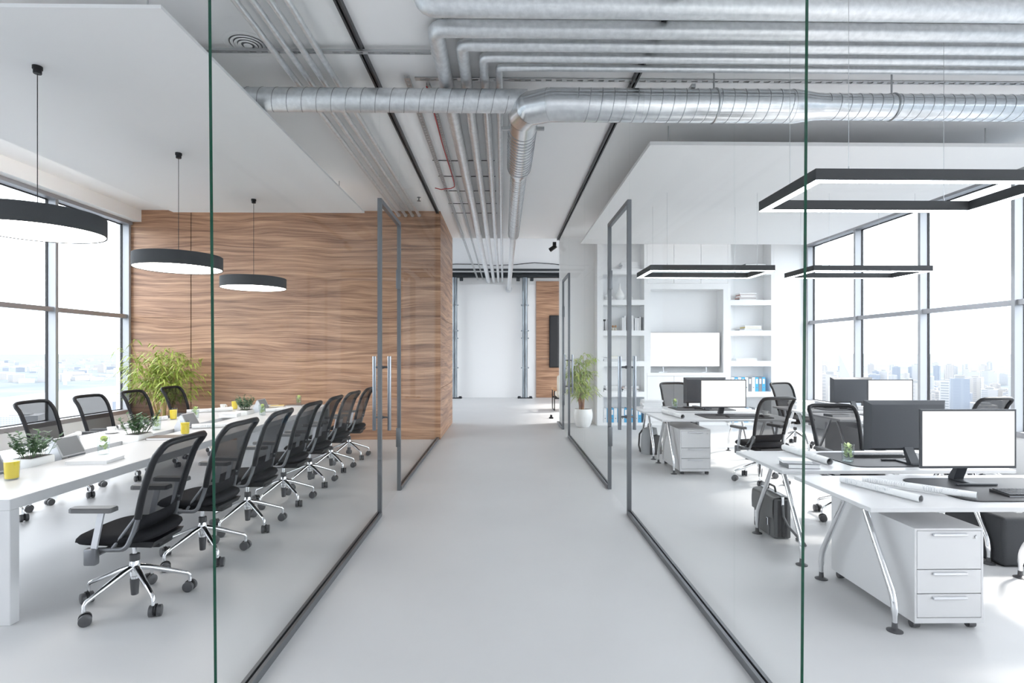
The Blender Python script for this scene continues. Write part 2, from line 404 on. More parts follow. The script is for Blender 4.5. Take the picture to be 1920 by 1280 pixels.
def cove(x0, x1, y0, y1, z, label, glow='cove_soft'):
    cv = thing('cove_light', label, 'lamp', (0,0,0), 0, 'cove lights on the hung ceiling panels')
    G().box(x0,x1,y0,y1,z+.0003,z+.02).build('profile', 'alu_light', cv, 0)
    G().box(x0+.006,x1-.006,y0+.006,y1-.006,z+.0203,z+.026).build('light_strip', glow, cv, 0)
cove(-5.20, -5.14, 3.7, 8.55, 3.845, 'hidden light strip on the river window edge of the hung ceiling panel', 'cove_glow')
cove(-5.1, -2.8, 8.66, 8.72, 3.845, 'hidden light strip on the walnut wall edge of the hung ceiling panel')
cove(2.2, 6.1, 11.23, 11.29, 3.89, 'hidden light strip on the bookcase edge of the hung ceiling panel')

# ------------------------------------------------------------------ glass corridor walls
def pierce(o, X, holes):
    """drill round service openings (y, z, radius) along X through a pane or track"""
    g = G()
    for y, z, r in holes: g.tube([(X-.2,y,z),(X+.2,y,z)], r, 28)
    c = g.build('cutter', 'gasket', None, 0); m = o.modifiers.new('openings', 'BOOLEAN'); m.operation = 'DIFFERENCE'; m.solver = 'EXACT'; m.use_self = True; m.object = c
    bpy.context.view_layer.update()
    me = bpy.data.meshes.new_from_object(o.evaluated_get(bpy.context.evaluated_depsgraph_get()))
    o.modifiers.clear(); o.data = me; cm = c.data; bpy.data.objects.remove(c); bpy.data.meshes.remove(cm)
def glass_wall(name, label, X, s, doors, segs, y_front, front_tilt, holes=()):
    """s points from the corridor into the room; segs: (y0,y1,[joints]); doors: (y0,y1)"""
    r = thing(name, label, None, kind='structure'); t = .006; zt = CZ-.05
    yA, yZ = segs[0][0], segs[-1][1]
    G().box(X-.025, X-.008, .6, yZ, zt, CZ).box(X+.008, X+.025, .6, yZ, zt, CZ).box(X-.008, X+.008, .6, yZ, CZ-.015, CZ).build('ceiling_track', 'track_dark', r, 0)
    pierce(r.children[0], X, [h for h in holes if h[1]+h[2] > zt])
    for k, (y0, y1, joints) in enumerate(segs):
        ch = G().box(X-.026, X-.007, y0, y1, 0, .042).box(X+.007, X+.026, y0, y1, 0, .042).box(X-.007, X+.007, y0, y1, 0, .012)
        ch.build('floor_channel', 'frame_grey', r, 0)
        ys = [y0+.0]+list(joints)+[y1-.0]
        for j in range(len(ys)-1):
            a, b = ys[j]+.0015, ys[j+1]-.0015
            if k == 0 and j == 0:
                G().prism([(a, .012), (b, .012), (b, CZ-.015), (a-front_tilt, CZ-.015)], X-t, X+t,
                          Matrix(((0,0,1,0),(1,0,0,0),(0,1,0,0),(0,0,0,1)))).build('pane', 'clear_glass', r, 0)
                G().prism([(a-.0015, .012), (a, .012), (a-front_tilt, CZ-.015), (a-front_tilt-.0015, CZ-.015)], X-t, X+t,
                          Matrix(((0,0,1,0),(1,0,0,0),(0,1,0,0),(0,0,0,1)))).build('polished_edge', 'glass_edge', r, 0)
            else:
                G().box(X-t, X+t, a, b, .012, CZ-.015).build('pane', 'clear_glass', r, 0)
    for o in [c for c in r.children if c.name.startswith('pane')]:
        ys_ = [v.co.y for v in o.data.vertices]; hh = [h for h in holes if min(ys_) < h[0]+h[2] and h[0]-h[2] < max(ys_)]
        if hh: pierce(o, X, hh)
    for (y0, y1) in doors:                        # fixed pane over the door head, jambs, head, leaf
        zh = 3.115
        G().box(X-t, X+t, y0+.002, y1-.002, zh+.001, CZ-.015).build('pane', 'clear_glass', r, 0)
        fr = G().box(X-.02, X+.02, y0, y0+.036, .0, zh).box(X-.02, X+.02, y1-.036, y1, 0, zh).box(X-.02, X+.02, y0+.036, y1-.036, zh-.045, zh)
        fr.build('door_frame', 'frame_grey', r, 0)
    return r
glass_wall('wall_glass_left', 'clear glass partition of the meeting room with dark floor channel', XL, -1, [(5.40,6.43)], [(2.34,5.40,[]),(6.43,10.15,[8.4])], 2.34, .068,
    [(5.15,3.957,.118),(4.70,4.164,.036)])
glass_wall('wall_glass_right', 'clear glass partition of the open office with dark floor channel', XR, 1, [(5.41,6.45),(10.40,11.46)], [(2.275,5.41,[2.945]),(6.45,10.40,[8.4]),(11.46,12.52,[])], 2.275, .056,
    [(3.93,4.075,.082),(4.30,4.133,.073),(4.52,4.133,.059),(4.71,4.133,.049),(4.88,4.133,.039),(4.985,3.85,.156),(5.31,4.0935,.015),(5.24,4.205,.038)])
def glass_door(name, label, X, y0, y1, near=True):
    r = thing(name, label, None, kind='structure'); t = .005
    G().box(X-t, X+t, y0+.04, y1-.04, .012, 3.065).build('pane', 'clear_glass', r, 0)
    hy = y0+.105 if near else y0+.105
    for sx in (-1, 1):
        h = thing('pull_handle', None, None); h.parent = r
        hx = X+sx*.075
        G().lathe([(.0,.825),(.0175,.825),(.0185,.829),(.0185,1.561),(.0175,1.565),(0,1.565)], (hx, hy, 0), 16).build('bar', 'handle_steel', h)
        for z in (.955, 1.455):
            G().tube([(X+sx*t, hy, z), (X+sx*.062, hy, z)], .0095, 12).tube([(X+sx*t, hy, z), (X+sx*(t+.012), hy, z)], .016, 12).build('standoff', 'frame_grey', h)
    for z in (.62, 2.45):
        G().rbox(X-.026, X+.026, y1-.068, y1-.0365, z-.11, z+.11, .004).build('hinge', 'frame_grey', r)
    return r
glass_door('door_1', 'glass door with long steel pull handles into the meeting room', XL, 5.40, 6.43)
glass_door('door_2', 'glass door with long steel pull handles into the open office', XR, 5.41, 6.45)
glass_door('door_3', 'second glass door of the open office beside the potted bamboo', XR, 10.40, 11.46)

# ------------------------------------------------------------------ far hall
for i, x in enumerate((-1.72, .755)):
    c = thing('trim_3' if i == 0 else 'trim_4', 'round steel column with bolted collars at the far wall' if i else 'round steel column beside the walnut box corner', None, (x, 19.33, 0), kind='structure')
    G().lathe([(.095,.02),(.095,4.24)], n=24).build('shaft', 'steel_column', c)
    for z in (1.07, 2.11, 2.37, 3.27): G().lathe([(.097,z-.02),(.14,z-.02),(.14,z+.02),(.097,z+.02)], n=20, cap=False).build('collar', 'steel_column', c)
    G().rbox(-.26,.26,-.14,.14,0,.03,.008).build('base_plate', 'beam_dark', c)
    for sx in (-1, 1): G().rbox(sx*.2-.05,sx*.2+.05,-.05,.05,.03,.07,.008).rbox(sx*.24-.06,sx*.24+.06,-.05,.05,4.12,4.235,.01).build('bolt', 'beam_dark', c)
for nm, z0, z1, lb in (('trim_5', 4.24, 4.41, 'dark steel beam resting on the round columns'), ('trim_6', 4.48, 4.55, 'thin dark steel rail above the column beam')):
    g = G()
    if z1-z0 > .1: g.box(-6.8,6.7,19.23,19.43,z0,z0+.03).box(-6.8,6.7,19.23,19.43,z1-.03,z1).box(-6.8,6.7,19.32,19.34,z0+.03,z1-.03)
    else: g.box(-6.8,6.7,19.30,19.36,z0,z1)
    struct(nm, g, 'beam_dark', lb)
fp = thing('wall_panel_far', 'walnut panel on the far wall beside the steel column', None, kind='structure')
for z0, z1 in ((0,1.4),(1.4,2.8),(2.8,4.15)): G().box(1.165, 6.6, YF-.05, YF, z0+.003, z1-.003).build('panel', 'walnut', fp, 0)
tv = thing('wall_screen', 'large black wall screen on walnut panel at the far end', 'screen', (0,0,0))
G().rbox(1.63, 4.9, YF-.12, YF-.052, 1.07, 2.93, .01).build('body', 'black_plastic', tv)
G().box(1.66, 4.87, YF-.122, YF-.1201, 1.10, 2.90).build('panel', 'gasket', tv, 0)
lc = thing('lounge_chair', 'cream lounge chair with tan wooden arms and black frame in the hall', 'chair', (1.83,15.4,0), PI)
G().rbox(-.36,.36,-.36,.34,.36,.50,.05,3).build('seat_cushion', 'cream_fabric', lc)
G().rbox(-.36,.36,.26,.42,.42,.98,.06,3).build('back_cushion', 'cream_fabric', lc)
for s in (-1, 1):
    G().rbox(s*.43-.035,s*.43+.035,-.36,.40,.56,.60,.012).build('arm', 'tan_wood', lc)
    G().tube(rounded([(s*.43,-.30,.56),(s*.43,-.30,.014),(s*.43,.34,.014),(s*.43,.34,.56)], .04), .014, 8).build('leg_frame', 'black_plastic', lc)
for y in (-.265,.265): G().box(-.43,.43,y-.015,y+.015,.32,.36).build('seat_rail', 'black_plastic', lc, 0)
tag(G().rbox(-.05,.05,-.05,.05,0,.035,.01).rbox(-.025,.025,-.03,.03,.035,.09,.01).build('door_stop', 'black_plastic', None, 35, (1.16,13.35,0)), 'small black door stop on the floor past the glass wall', 'door stop')
sl = thing('spotlight', 'small black ceiling spotlight at the end of the glass wall', 'lamp', (1.16, YE+.08, 4.0))
G().rbox(-.03,.05,-.06,-.005,.05,.14,.008).build('bracket', 'black_plastic', sl)
G().tube([(.05,.0,.06),(-.09,.06,-.03)], [.045,.05], 14).build('head', 'black_plastic', sl)
wig = [(-6.6+.7*i, YF-.013, 4.74+.03*math.sin(i*1.9)+(.05 if i in (11,12) else 0)-.04*(i > 12)) for i in range(19)]
tag(G().tube(wig, .012, 6).build('cable', 'black_plastic'), 'black cable sagging above the beams of the far hall', 'cable')

# ------------------------------------------------------------------ ceiling services
def helix(axis0, axis1, r, pitch, n=20, rt=.0035, skip=0):
    a, b = Vector(axis0), Vector(axis1); d = (b-a); Ln = d.length; d.normalize()
    u = d.cross(Vector((0,0,1))).normalized(); v = u.cross(d)
    m = int(Ln/pitch*n); return G().tube([a+d*(Ln*i/m)+u*r*math.cos(2*PI*i/n)+v*r*math.sin(2*PI*i/n) for i in range(m+1)], rt, 4, False)
dz = 3.85
du = thing('spiral_duct', 'large shiny spiral air duct bending from the corridor over the office', 'duct', (0,0,0))
G().tube([(.62,4.985,dz),(2.62,4.985,dz)], .145, 32, False).build('wide_pipe', 'spiral_steel', du)
helix((.66,4.985,dz),(2.60,4.985,dz), .145, .107).build('spiral_seam', 'seam_dark', du)
G().tube([(2.62,4.985,dz),(2.66,4.985,dz),(2.86,4.985,dz),(2.90,4.985,dz)], [.147,.147,.117,.117], 32, False).build('reducer', 'spiral_steel', du)
G().tube([(2.90,4.985,dz),(6.5,4.985,dz)], .114, 32, False).build('narrow_pipe', 'spiral_steel', du)
helix((2.94,4.985,dz),(6.48,4.985,dz), .114, .093).build('spiral_seam', 'seam_dark', du)
el = [Vector((.64,4.985,dz)), Vector((.42,4.985,dz)), Vector((.25,5.06,dz)), Vector((.19,5.22,dz)), Vector((.19,5.42,dz))]
for i in range(4): G().tube([el[i], el[i+1]], .146, 32, False).build('elbow_segment', 'spiral_steel', du, 30)
# each elbow segment overlaps into its neighbour through a small ball of the same radius
for i in (1, 2, 3): G().lathe([(.1445*math.cos(a), .1445*math.sin(a)) for a in [(-PI/2+.01)+(PI-.02)*k/16 for k in range(17)]], el[i], 32).build('elbow_joint', 'spiral_steel', du)
G().tube([(.19,5.42,dz),(.19,6.62,dz)], .143, 32, False).build('wide_pipe', 'spiral_steel', du)
helix((.19,5.42,dz),(.19,6.6,dz), .143, .085, 20, .006).build('spiral_seam', 'seam_dark', du)
G().tube([(.19,6.62,dz),(.19,6.66,dz),(.19,6.84,dz),(.19,6.88,dz)], [.145,.145,.102,.102], 32, False).build('reducer', 'spiral_steel', du)
G().tube([(.19,6.88,dz),(.19,10.5,dz)], .10, 28, False).build('narrow_pipe', 'spiral_steel', du)
helix((.19,6.9,dz),(.19,10.48,dz), .10, .085, 16, .006).build('spiral_seam', 'zinc', du)
G().tube([(.19,10.5,dz),(.19,10.52,dz),(.19,10.6,dz),(.19,10.62,dz),(.19,19.6,dz)], [.102,.102,.064,.062,.062], 24).build('end_pipe', 'galvanised', du)
G().lathe([(.062,0),(.12,.0),(.12,.05),(.062,.05)], (.19,19.55,dz), 20, Matrix.Rotation(PI/2,3,'X'), False).build('wall_flange', 'galvanised', du)
for x in (1.92, 3.56):
    h = thing('duct_hanger', None, None); h.parent = du
    g = G().tube([(x,4.985,dz+.11),(x,4.985,CZ-.001)], .008, 8)
    g.build('rod', 'zinc', h); rr = .149 if x < 2.6 else .118
    G().tube(arc((x,4.985,dz), rr, 0, 2*PI, 32, (0,1,0), (0,0,1)), .007, 5, False).build('strap', 'zinc', h)
G().box(1.70,1.735,4.935,5.18,3.996,4.03).build('cross_bracket', 'zinc', du, 0)
G().box(-.02,.40,5.38,5.41,3.785,3.815).build('cross_bracket', 'zinc', du, 0)

br = G().tube([(-6.4,5.15,3.957),(.22,5.15,3.957)], .106, 32, False).build('branch_pipe', 'galvanised', du)
br['label'] = 'matt galvanised branch crossing the corridor above the hung panel'
helix((-3.6,5.15,3.957),(.05,5.15,3.957), .106, .135, 20, .004).build('spiral_seam', 'seam_dark', br)

pipes = [(-.535,4.30,.066),(-.345,4.52,.052),(-.175,4.71,.042),(-.04,4.88,.032)]
for i, (x, y, r) in enumerate(pipes):
    z = 4.133
    p = thing('insulated_pipe', ['thickest','second thickest','second thinnest','thinnest'][i]+' of the four foil-clad pipes turning from office into corridor', 'pipe', (0,0,0), 0, 'foil-clad ceiling pipes')
    pts = rounded([(6.5,y,z),(x,y,z),(x,19.6,z)], r*1.25, 4)
    G().tube(pts, r, 20).build('run', 'galvanised', p, 50)
    for yy in (8.8, 11.6): G().tube([(x,yy,z),(x,yy+.05,z)], r+.003, 20).build('sleeve', 'galvanised', p)
p = thing('insulated_pipe', 'fat foil-clad pipe dropping from the ceiling next to a perforated rail', 'pipe', (0,0,0), 0, 'foil-clad ceiling pipes')
G().tube(rounded([(-.57,3.93,CZ-.001),(-.57,3.93,4.075),(6.5,3.93,4.075)], .09, 5), .075, 20).build('run', 'galvanised', p, 50)
for i, x in enumerate((-1.925,-1.80,-1.675,-1.55)):
    c = thing('conduit', 'slim galvanised conduit running along the ceiling to the walnut wall', 'pipe', (0,0,0), 0, 'four parallel conduits')
    G().tube([(x,YB,4.125),(x,YW-.01,4.125)], .026, 14).build('run', 'galvanised', c)
    G().tube([(x,YW-.06,4.125),(x,YW-.001,4.125)], .031, 14).build('end_collar', 'galvanised', c)

def channel(name, label, p0, p1, wd=.04, ht=.03, pitch=.10, slot=.055, mt='zinc', cat='rail', group=None):
    a, b = Vector(p0), Vector(p1); d = b-a; Ln = d.length; d.normalize(); u = Vector((-d.y, d.x, 0))
    R = Matrix((( d.x,u.x,0),(d.y,u.y,0),(0,0,1))).to_4x4(); R.translation = a
    r = thing(name, label, cat, (0,0,0), 0, group)
    G().box(0,Ln,-wd/2,-wd/2+.004,0,ht).box(0,Ln,wd/2-.004,wd/2,0,ht).move(R).build('flange', mt, r, 0)
    g = G().box(0,Ln,-wd/2+.004,-wd/4,0,.004).box(0,Ln,wd/4,wd/2-.004,0,.004); n = int(Ln/pitch)
    for i in range(n): g.box(i*pitch, i*pitch+pitch-slot, -wd/4, wd/4, 0, .004)
    g.move(R).build('slotted_web', mt, r, 0); return r
channel('slotted_rail', 'slotted steel rail crossing the ceiling below the round air vent', (-5.5,4.70,4.154), (-.62,4.70,4.154), .045, .02)
channel('slotted_rail', 'slotted steel rail crossing behind the four foil-clad pipes', (-.84,5.24,4.2005), (6.4,5.24,4.2005), .06, .0085)
channel('slotted_rail', 'short slotted rail bridging the two fattest foil-clad pipes', (-.455,3.6,4.2005), (-.455,4.5,4.2005), .05, .0085)
channel('cable_tray', 'narrow perforated cable tray running down the corridor ceiling', (-.905,5.15,4.165), (-.905,19.5,4.165), .05, .03, .075, .045)
channel('cable_tray', 'perforated cable tray carrying the red cable', (-.725,5.3,4.170), (-.725,19.5,4.170), .035, .03, .07, .04)
rc = [(-.74,5.30,4.16)]+[(-.745+.004*math.sin(i), 5.3+i*.33, 4.158) for i in range(1,10)]+[(-.745,8.36,4.12),(-.80,8.38,4.10),(-.88,8.35,4.085),(-.95,8.40,4.09),(-1.04,8.36,4.10)]
tag(G().tube([(6.2,5.31,4.10),(3,5.31,4.10),(.30,5.31,4.09),(.06,5.31,4.05),(-.63,5.31,4.05),(-.70,5.31,4.10)]+rc, .007, 6).build('red_cable', 'red_cable'), 'red cable lying along the trays with a loose curled end', 'cable')
for i, y in enumerate((7.45,8.12,8.85,9.6,10.25)):
    tag(G().tube([(-.96,y,4.203),(-.6,y+.01,4.201),(-.35,y,4.203),(-.12,y,4.203)], .005, 6).build('tie_wire', 'black_plastic'), 'thin black wire strung under the corridor pipes', 'wire', 'wires under the corridor pipes')
v = thing('air_vent', 'round white ceiling air vent with concentric rings', 'vent', (-2.16,4.68,CZ))
G().lathe([(.19,0),(.195,-.008),(.175,-.02),(.150,-.012),(.150,0)], n=40, cap=False).build('outer_ring', 'wall_white', v)
for k, r_ in enumerate((.125,.095,.065)): G().lathe([(r_+.012,-.012-.008*k),(r_+.005,-.03-.008*k),(r_-.012,-.006-.008*k)], n=36, cap=False).build('cone_ring', 'wall_white', v)
G().lathe([(.0,-.055),(.030,-.05),(.036,-.03),(0,-.028)], n=24).build('centre_disc', 'wall_white', v)
G().lathe([(.15,-.001),(0,-.001)], n=32, cap=False).build('throat', 'book_grey', v)
v.scale.z = .5
s = thing('sprinkler', 'small dark sprinkler head near the walnut wall', 'sprinkler', (-1.42,9.25,CZ))
G().lathe([(.03,0),(.03,-.008),(.010,-.012),(.010,-.05)], n=14).build('stem', 'frame_grey', s)
G().lathe([(0,-.065),(.032,-.065),(.032,-.060),(.006,-.05)], n=14).build('deflector', 'frame_grey', s)

# ------------------------------------------------------------------ lamps
def ring_lamp(y, label):
    r = thing('pendant_lamp', label, 'lamp', (-3.615, y, 2.53), 0, 'drum pendants over the conference table')
    G().lathe([(.430,.006),(.440,.0),(.440,.145),(.436,.148),(.432,.145)], n=72, cap=False).lathe([(.436,.148),(0,.148)], n=72, cap=False).build('drum', 'lamp_black', r)
    G().lathe([(.4315,.006),(0,.006)], n=64, cap=False).build('diffuser', 'lamp_glow', r)
    G().tube([(0,0,.148),(0,0,1.235)], .003, 8).build('cord', 'black_plastic', r)
    G().lathe([(.0,1.232),(.026,1.232),(.028,1.236),(.028,1.262),(.034,1.266),(.034,1.29),(0,1.29)], n=20).build('canopy', 'black_plastic', r)
ring_lamp(4.318, 'black drum pendant lamp over the juice glass end of the table')
ring_lamp(6.17, 'middle one of the three black drum pendant lamps')
ring_lamp(8.008, 'black drum pendant lamp closest to the walnut wall')
def led_frame(x0, x1, y0, y1, label, zc):
    r = thing('frame_lamp', label, 'lamp', ((x0+x1)/2, (y0+y1)/2, 2.75), 0, 'rectangular frame lamps over the desks')
    a, b, t, h = (x1-x0)/2, (y1-y0)/2, .06, .08
    def rect(g, a, b, t, z0, z1):
        g.box(-a,a,-b,-b+t,z0,z1).box(-a,a,b-t,b,z0,z1).box(-a,-a+t,-b+t,b-t,z0,z1).box(a-t,a,-b+t,b-t,z0,z1); return g
    rect(G(), a, b, t, .004, h).build('frame', 'lamp_black', r, 0)
    rect(G(), a-.004, b-.004, t-.008, 0, .0035).build('light_strip', 'strip_glow', r, 0)
    for sx in (-1, 1):
        for sy in (-1, 1):
            px, py = sx*(a-.24), sy*(b-t/2)
            G().tube([(px,py,h+.02),(px,py,zc-2.75)], .0017, 5).build('wire', 'zinc', r)
            G().tube([(px,py,h),(px,py,h+.025)], .005, 8).build('wire_grip', 'zinc', r)
led_frame(2.085, 3.83, 3.635, 4.455, 'black frame lamp over the desks with the rolled plans', CZ)
led_frame(2.06, 3.815, 7.655, 8.46, 'black frame lamp over the desks with the drawer unit by the backpack', 3.85)
led_frame(4.36, 6.06, 7.655, 8.46, 'black frame lamp beside the city window', 3.85)

# ------------------------------------------------------------------ office chair (sitter looks along +Y)
def make_chair():
    r = thing('office_chair', 'x', 'chair', (0,0,0))
    for k in range(5):
        a = 2*PI*k/5+math.radians(86); d = Vector((math.cos(a), math.sin(a), 0)); q = Vector((-d.y, d.x, 0))
        pts = [d*.015+Vector((0,0,.232)), d*.08+Vector((0,0,.212)), d*.27+Vector((0,0,.135)), d*.292+Vector((0,0,.126)), d*.305+Vector((0,0,.110)), d*.305+Vector((0,0,.070))]
        G().tube(pts, [.019,.019,.013,.0125,.0115,.011], 10).build('base_leg', 'chrome', r, 50)
        ca = thing('caster', None, None); ca.parent = r; c = d*.305+q*.012
        ax = (d*.55+q*.83).normalized(); side = Vector((-ax.y, ax.x, 0))
        for s in (-1, 1):
            p = c+ax*s*.021+Vector((0,0,.034))
            G().tube([p-ax*.013, p-ax*.011, p+ax*.011, p+ax*.013], [.030,.034,.034,.030], 18).build('wheel', 'caster_grey', ca)
        G().tube([c-ax*.0075+Vector((0,0,.040)), c+ax*.0075+Vector((0,0,.040))], .034, 16).build('hood', 'black_plastic', ca)
    G().lathe([(.026,.175),(.031,.18),(.031,.25),(.026,.265),(.024,.272)], n=24).build('hub', 'chrome', r)
    G().lathe([(.023,.15),(.023,.275)], n=20).lathe([(.014,.31),(.014,.385)], n=16).build('gas_lift', 'chrome', r)
    G().lathe([(.019,.055),(.021,.057),(.0265,.14),(.0265,.158)], n=20).build('lift_cap', 'caster_grey', r)
    G().lathe([(.0275,.272),(.029,.276),(.029,.314),(.018,.318)], n=20).build('collar', 'caster_grey', r)
    G().rbox(-.075,.075,-.20,.10,.375,.415,.012).prism([(-.20,.405),(.16,.425),(.16,.44),(-.22,.44)], -.16, .16,
        Matrix(((0,0,1,0),(1,0,0,0),(0,1,0,0),(0,0,0,1)))).build('tilt_mechanism', 'black_plastic', r)
    # seat cushion: superellipse plan, thicker at the rear, waterfall front
    def cushion(u, v):
        a = 2*PI*u; n = 3.2; c, s_ = math.cos(a), math.sin(a)
        x = .245*math.copysign(abs(c)**(2/n), c); y = .02+.255*math.copysign(abs(s_)**(2/n), s_)
        prof = [(0,.445),(.80,.440),(.95,.448),(1.0,.467),(.985,.485),(.92,.499),(.75,.505),(0,.503)]
        k = v*(len(prof)-1); i = min(int(k), len(prof)-2); f_ = k-i
        rr = prof[i][0]*(1-f_)+prof[i+1][0]*f_; z = prof[i][1]*(1-f_)+prof[i+1][1]*f_
        yy = .02+(y-.02)*rr; xx = x*rr
        t = max(0, (yy-.13)/.15); z -= .030*t*t*(1 if z > .46 else .35)
        z += .012*max(0, (-yy-.02)/.2)
        return Vector((xx, yy, z))
    G().grid(cushion, 40, 14).build('seat', 'seat_fabric', r, 60)
    # back curve: function of height
    def by(z):
        t = (z-.50)/.56; return -.132-.165*t+.018*math.sin(PI*min(1,max(0,t)))-.30*max(0, t-.82)**1.2
    def bw(z):
        t = (z-.50)/.56; return .204+.026*math.sin(PI*min(1,max(0,t))*.55)
    zs = [.60+(1.020-.60)*i/10 for i in range(11)]
    left = [Vector((-bw(z), by(z), z)) for z in zs]; right = [Vector((bw(z), by(z), z)) for z in zs]
    zt = 1.055; top = [Vector((-bw(1.04)+.012, by(1.045), 1.046)), Vector((-bw(1.04)+.045, by(zt)-.004, zt+.002))]
    top += [Vector((x, by(zt)-.008-.012*(1-(x/.18)**2), zt+.006)) for x in (-.12,0,.12)]
    top += [Vector((bw(1.04)-.045, by(zt)-.004, zt+.002)), Vector((bw(1.04)-.012, by(1.045), 1.046))]
    G().tube(left+top+right[::-1], .019, 10, True, 1.1).build('back_frame', 'black_plastic', r, 60)
    def sheet(u, v):
        z = .60+(1.055-.60)*v; x = (2*u-1)*(bw(min(z,1.02))-.004); bow = .028*(1-(2*u-1)**2)
        return Vector((x, by(z)-bow*.9+.004, z))
    G().grid(sheet, 10, 14).build('back_mesh', 'mesh_cloth', r, 60)
    def low(u, v):                                  # woven lower panel running from the mesh down to the seat
        z0, y0 = .602, by(.602); x = 2*u-1; z = z0*(1-v)+.455*v; y = (y0-.024*(1-x*x))*(1-v)+(-.06)*v-.03*math.sin(PI*v)
        return Vector((x*(.200*(1-v)+.175*v), y, z-.01*math.sin(PI*v)))
    G().grid(low, 8, 8).build('lower_panel', 'seat_fabric', r, 60)
    for s in (-1, 1):
        pts = rounded([(s*.208,by(.63)-.004,.640),(s*.216,by(.53)+.004,.53),(s*.240,-.10,.425),(s*.242,.12,.425)], .035, 4)
        G().tube(pts, .0145, 8).build('back_bracket', 'bracket_grey', r, 60)
        G().tube([(s*.240,-.02,.43),(s*.210,by(.61)+.012,.61)], .010, 8).build('brace', 'bracket_grey', r, 60)
        ar = thing('armrest', None, None); ar.parent = r
        G().rbox(s*.268-.022,s*.268+.022,.045,.115,.345,.445,.010,2).tube([(s*.10,.06,.40),(s*.25,.07,.40)], .016, 8).build('arm_bracket', 'bracket_grey', ar)
        G().obox((s*.270,.045,.535), (.014,.034,.26), Matrix.Rotation(.20,3,'X')).build('arm_post', 'alu_light', ar, 0)
        pad = [(-.105,-.040),(-.115,-.030),(-.115,.030),(-.105,.040),(.115,.032),(.135,.022),(.135,-.022),(.115,-.032)]
        G().prism([(s*.275+b, .055+a) for a, b in pad], .662, .684).prism([(s*.275+b*.9, .055+a*.97) for a, b in pad], .684, .690).build('arm_pad', 'arm_grey', ar, 0)
    return r
chair = make_chair(); cu = [False]
ORD = ['first','second','third','fourth','fifth','sixth','seventh']
for k, (y, dr) in enumerate(((8.431,.02),(7.555,-.03),(6.73,.03),(5.934,0),(5.105,.04),(4.347,-.02),(3.554,.05))):
    put(chair, cu, (-2.36, y, 0), PI/2-.03+dr, ORD[k]+' black mesh chair from the walnut wall, corridor side of the conference table', 'chairs on the corridor side of the conference table')
for k, (y, dr) in enumerate(((8.43,-.02),(7.555,.02),(6.73,-.03),(5.93,.04),(5.10,.0))):
    put(chair, cu, (-4.86, y+.2, 0), -PI/2+dr, ORD[k]+' black mesh chair from the walnut wall, window side of the conference table', 'chairs on the window side of the conference table')
put(chair, cu, (3.20, 6.80, 0), .25, 'black mesh swivel chair turned aside before the desk with drawers by the backpack')
put(chair, cu, (3.33, 5.24, 0), PI-.05, 'black mesh swivel chair behind the desk with the grey book')
put(chair, cu, (3.02, 9.35, 0), PI+.1, 'black mesh swivel chair half hidden behind a dark monitor near the bookcases')
put(chair, cu, (5.03, 9.40, 0), PI+.35, 'black mesh swivel chair by the corner of the city window and bookcases')
put(chair, cu, (5.78, 6.72, 0), .15, 'black mesh swivel chair before the monitor desk at the city window')

# ------------------------------------------------------------------ conference table
TZ = .74
T = thing('conference_table', 'long white conference table with a slot along its middle', 'table', (-3.64, 6.22, 0))
hx, hy = .75, 2.958
for s in (-1, 1):
    a, b = sorted((s*.088, s*hx)); G().rbox(a, b, -hy, hy, TZ-.065, TZ, .003, 1).build('tabletop', 'furniture_white', T)
    a, b = sorted((s*(hy-.065), s*hy)); G().rbox(-hx, hx, a, b, 0, TZ-.0655, .003, 1).build('end_panel', 'furniture_white', T)
G().box(-.087,.087,-hy+.07,hy-.07,TZ-.16,TZ-.15).box(-.10,-.09,-hy+.07,hy-.07,TZ-.16,TZ-.066).box(.09,.10,-hy+.07,hy-.07,TZ-.16,TZ-.066).build('channel_tray', 'furniture_white', T, 0)

def leaf(g, p, d, up, ln, wd, droop=.25):
    d = d.normalized(); s = d.cross(up)
    if s.length < 1e-4: s = d.cross(Vector((1,0,0)))
    s.normalize(); n = s.cross(d)
    a = p; b = p+d*ln*.35+n*ln*.03; c = p+d*ln*.7-Vector((0,0,ln*droop*.35)); e = p+d*ln-Vector((0,0,ln*droop))
    g.add([a, b-s*wd/2, b+s*wd/2, c-s*wd*.38, c+s*wd*.38, e], [(0,1,2),(1,3,4,2),(3,5,4)])
def planter(y, label, group='planters in the table slot'):
    r = thing('planter', label, 'plant', (-3.64, y, TZ-.149), 0, group)
    G().rbox(-.080,.080,-.115,.115,0,.205,.012,2).build('pot', 'ceramic', r)
    G().box(-.066,.066,-.10,.10,.205,.207).build('soil', 'soil', r, 0)
    f = G(); st = G(); rnd = random.Random(int(y*100))
    for k in range(30):
        b = Vector((rnd.uniform(-.055,.055), rnd.uniform(-.085,.085), .205)); h = rnd.uniform(.10,.20)
        tip = b+Vector((b.x*1.0+rnd.uniform(-.03,.03), b.y*.9+rnd.uniform(-.03,.03), h)); st.tube([b, (b+tip)/2+Vector((0,0,.01)), tip], .002, 4)
        for i in range(9):
            t = .25+.75*i/8; q = b.lerp(tip, t); a = rnd.uniform(0, 2*PI)
            leaf(f, q, Vector((math.cos(a), math.sin(a), .55)), Vector((0,0,1)), rnd.uniform(.034,.055), .024, .05)
    st.build('stems', 'leaf_dark', r); tag(f.build('foliage', 'leaf_dark', r, 0), kind='stuff')
def slot_y(x): return P(x, 0, TZ)
for x, y, l in ((48,868,'green leafy plant in a white planter beside the first juice glass'), (272,822,'green leafy plant in a white planter beside the brown book'), (457,775,'green leafy plant in a white planter at the far part of the table')):
    planter(P(x, y, TZ).y-.03, l)

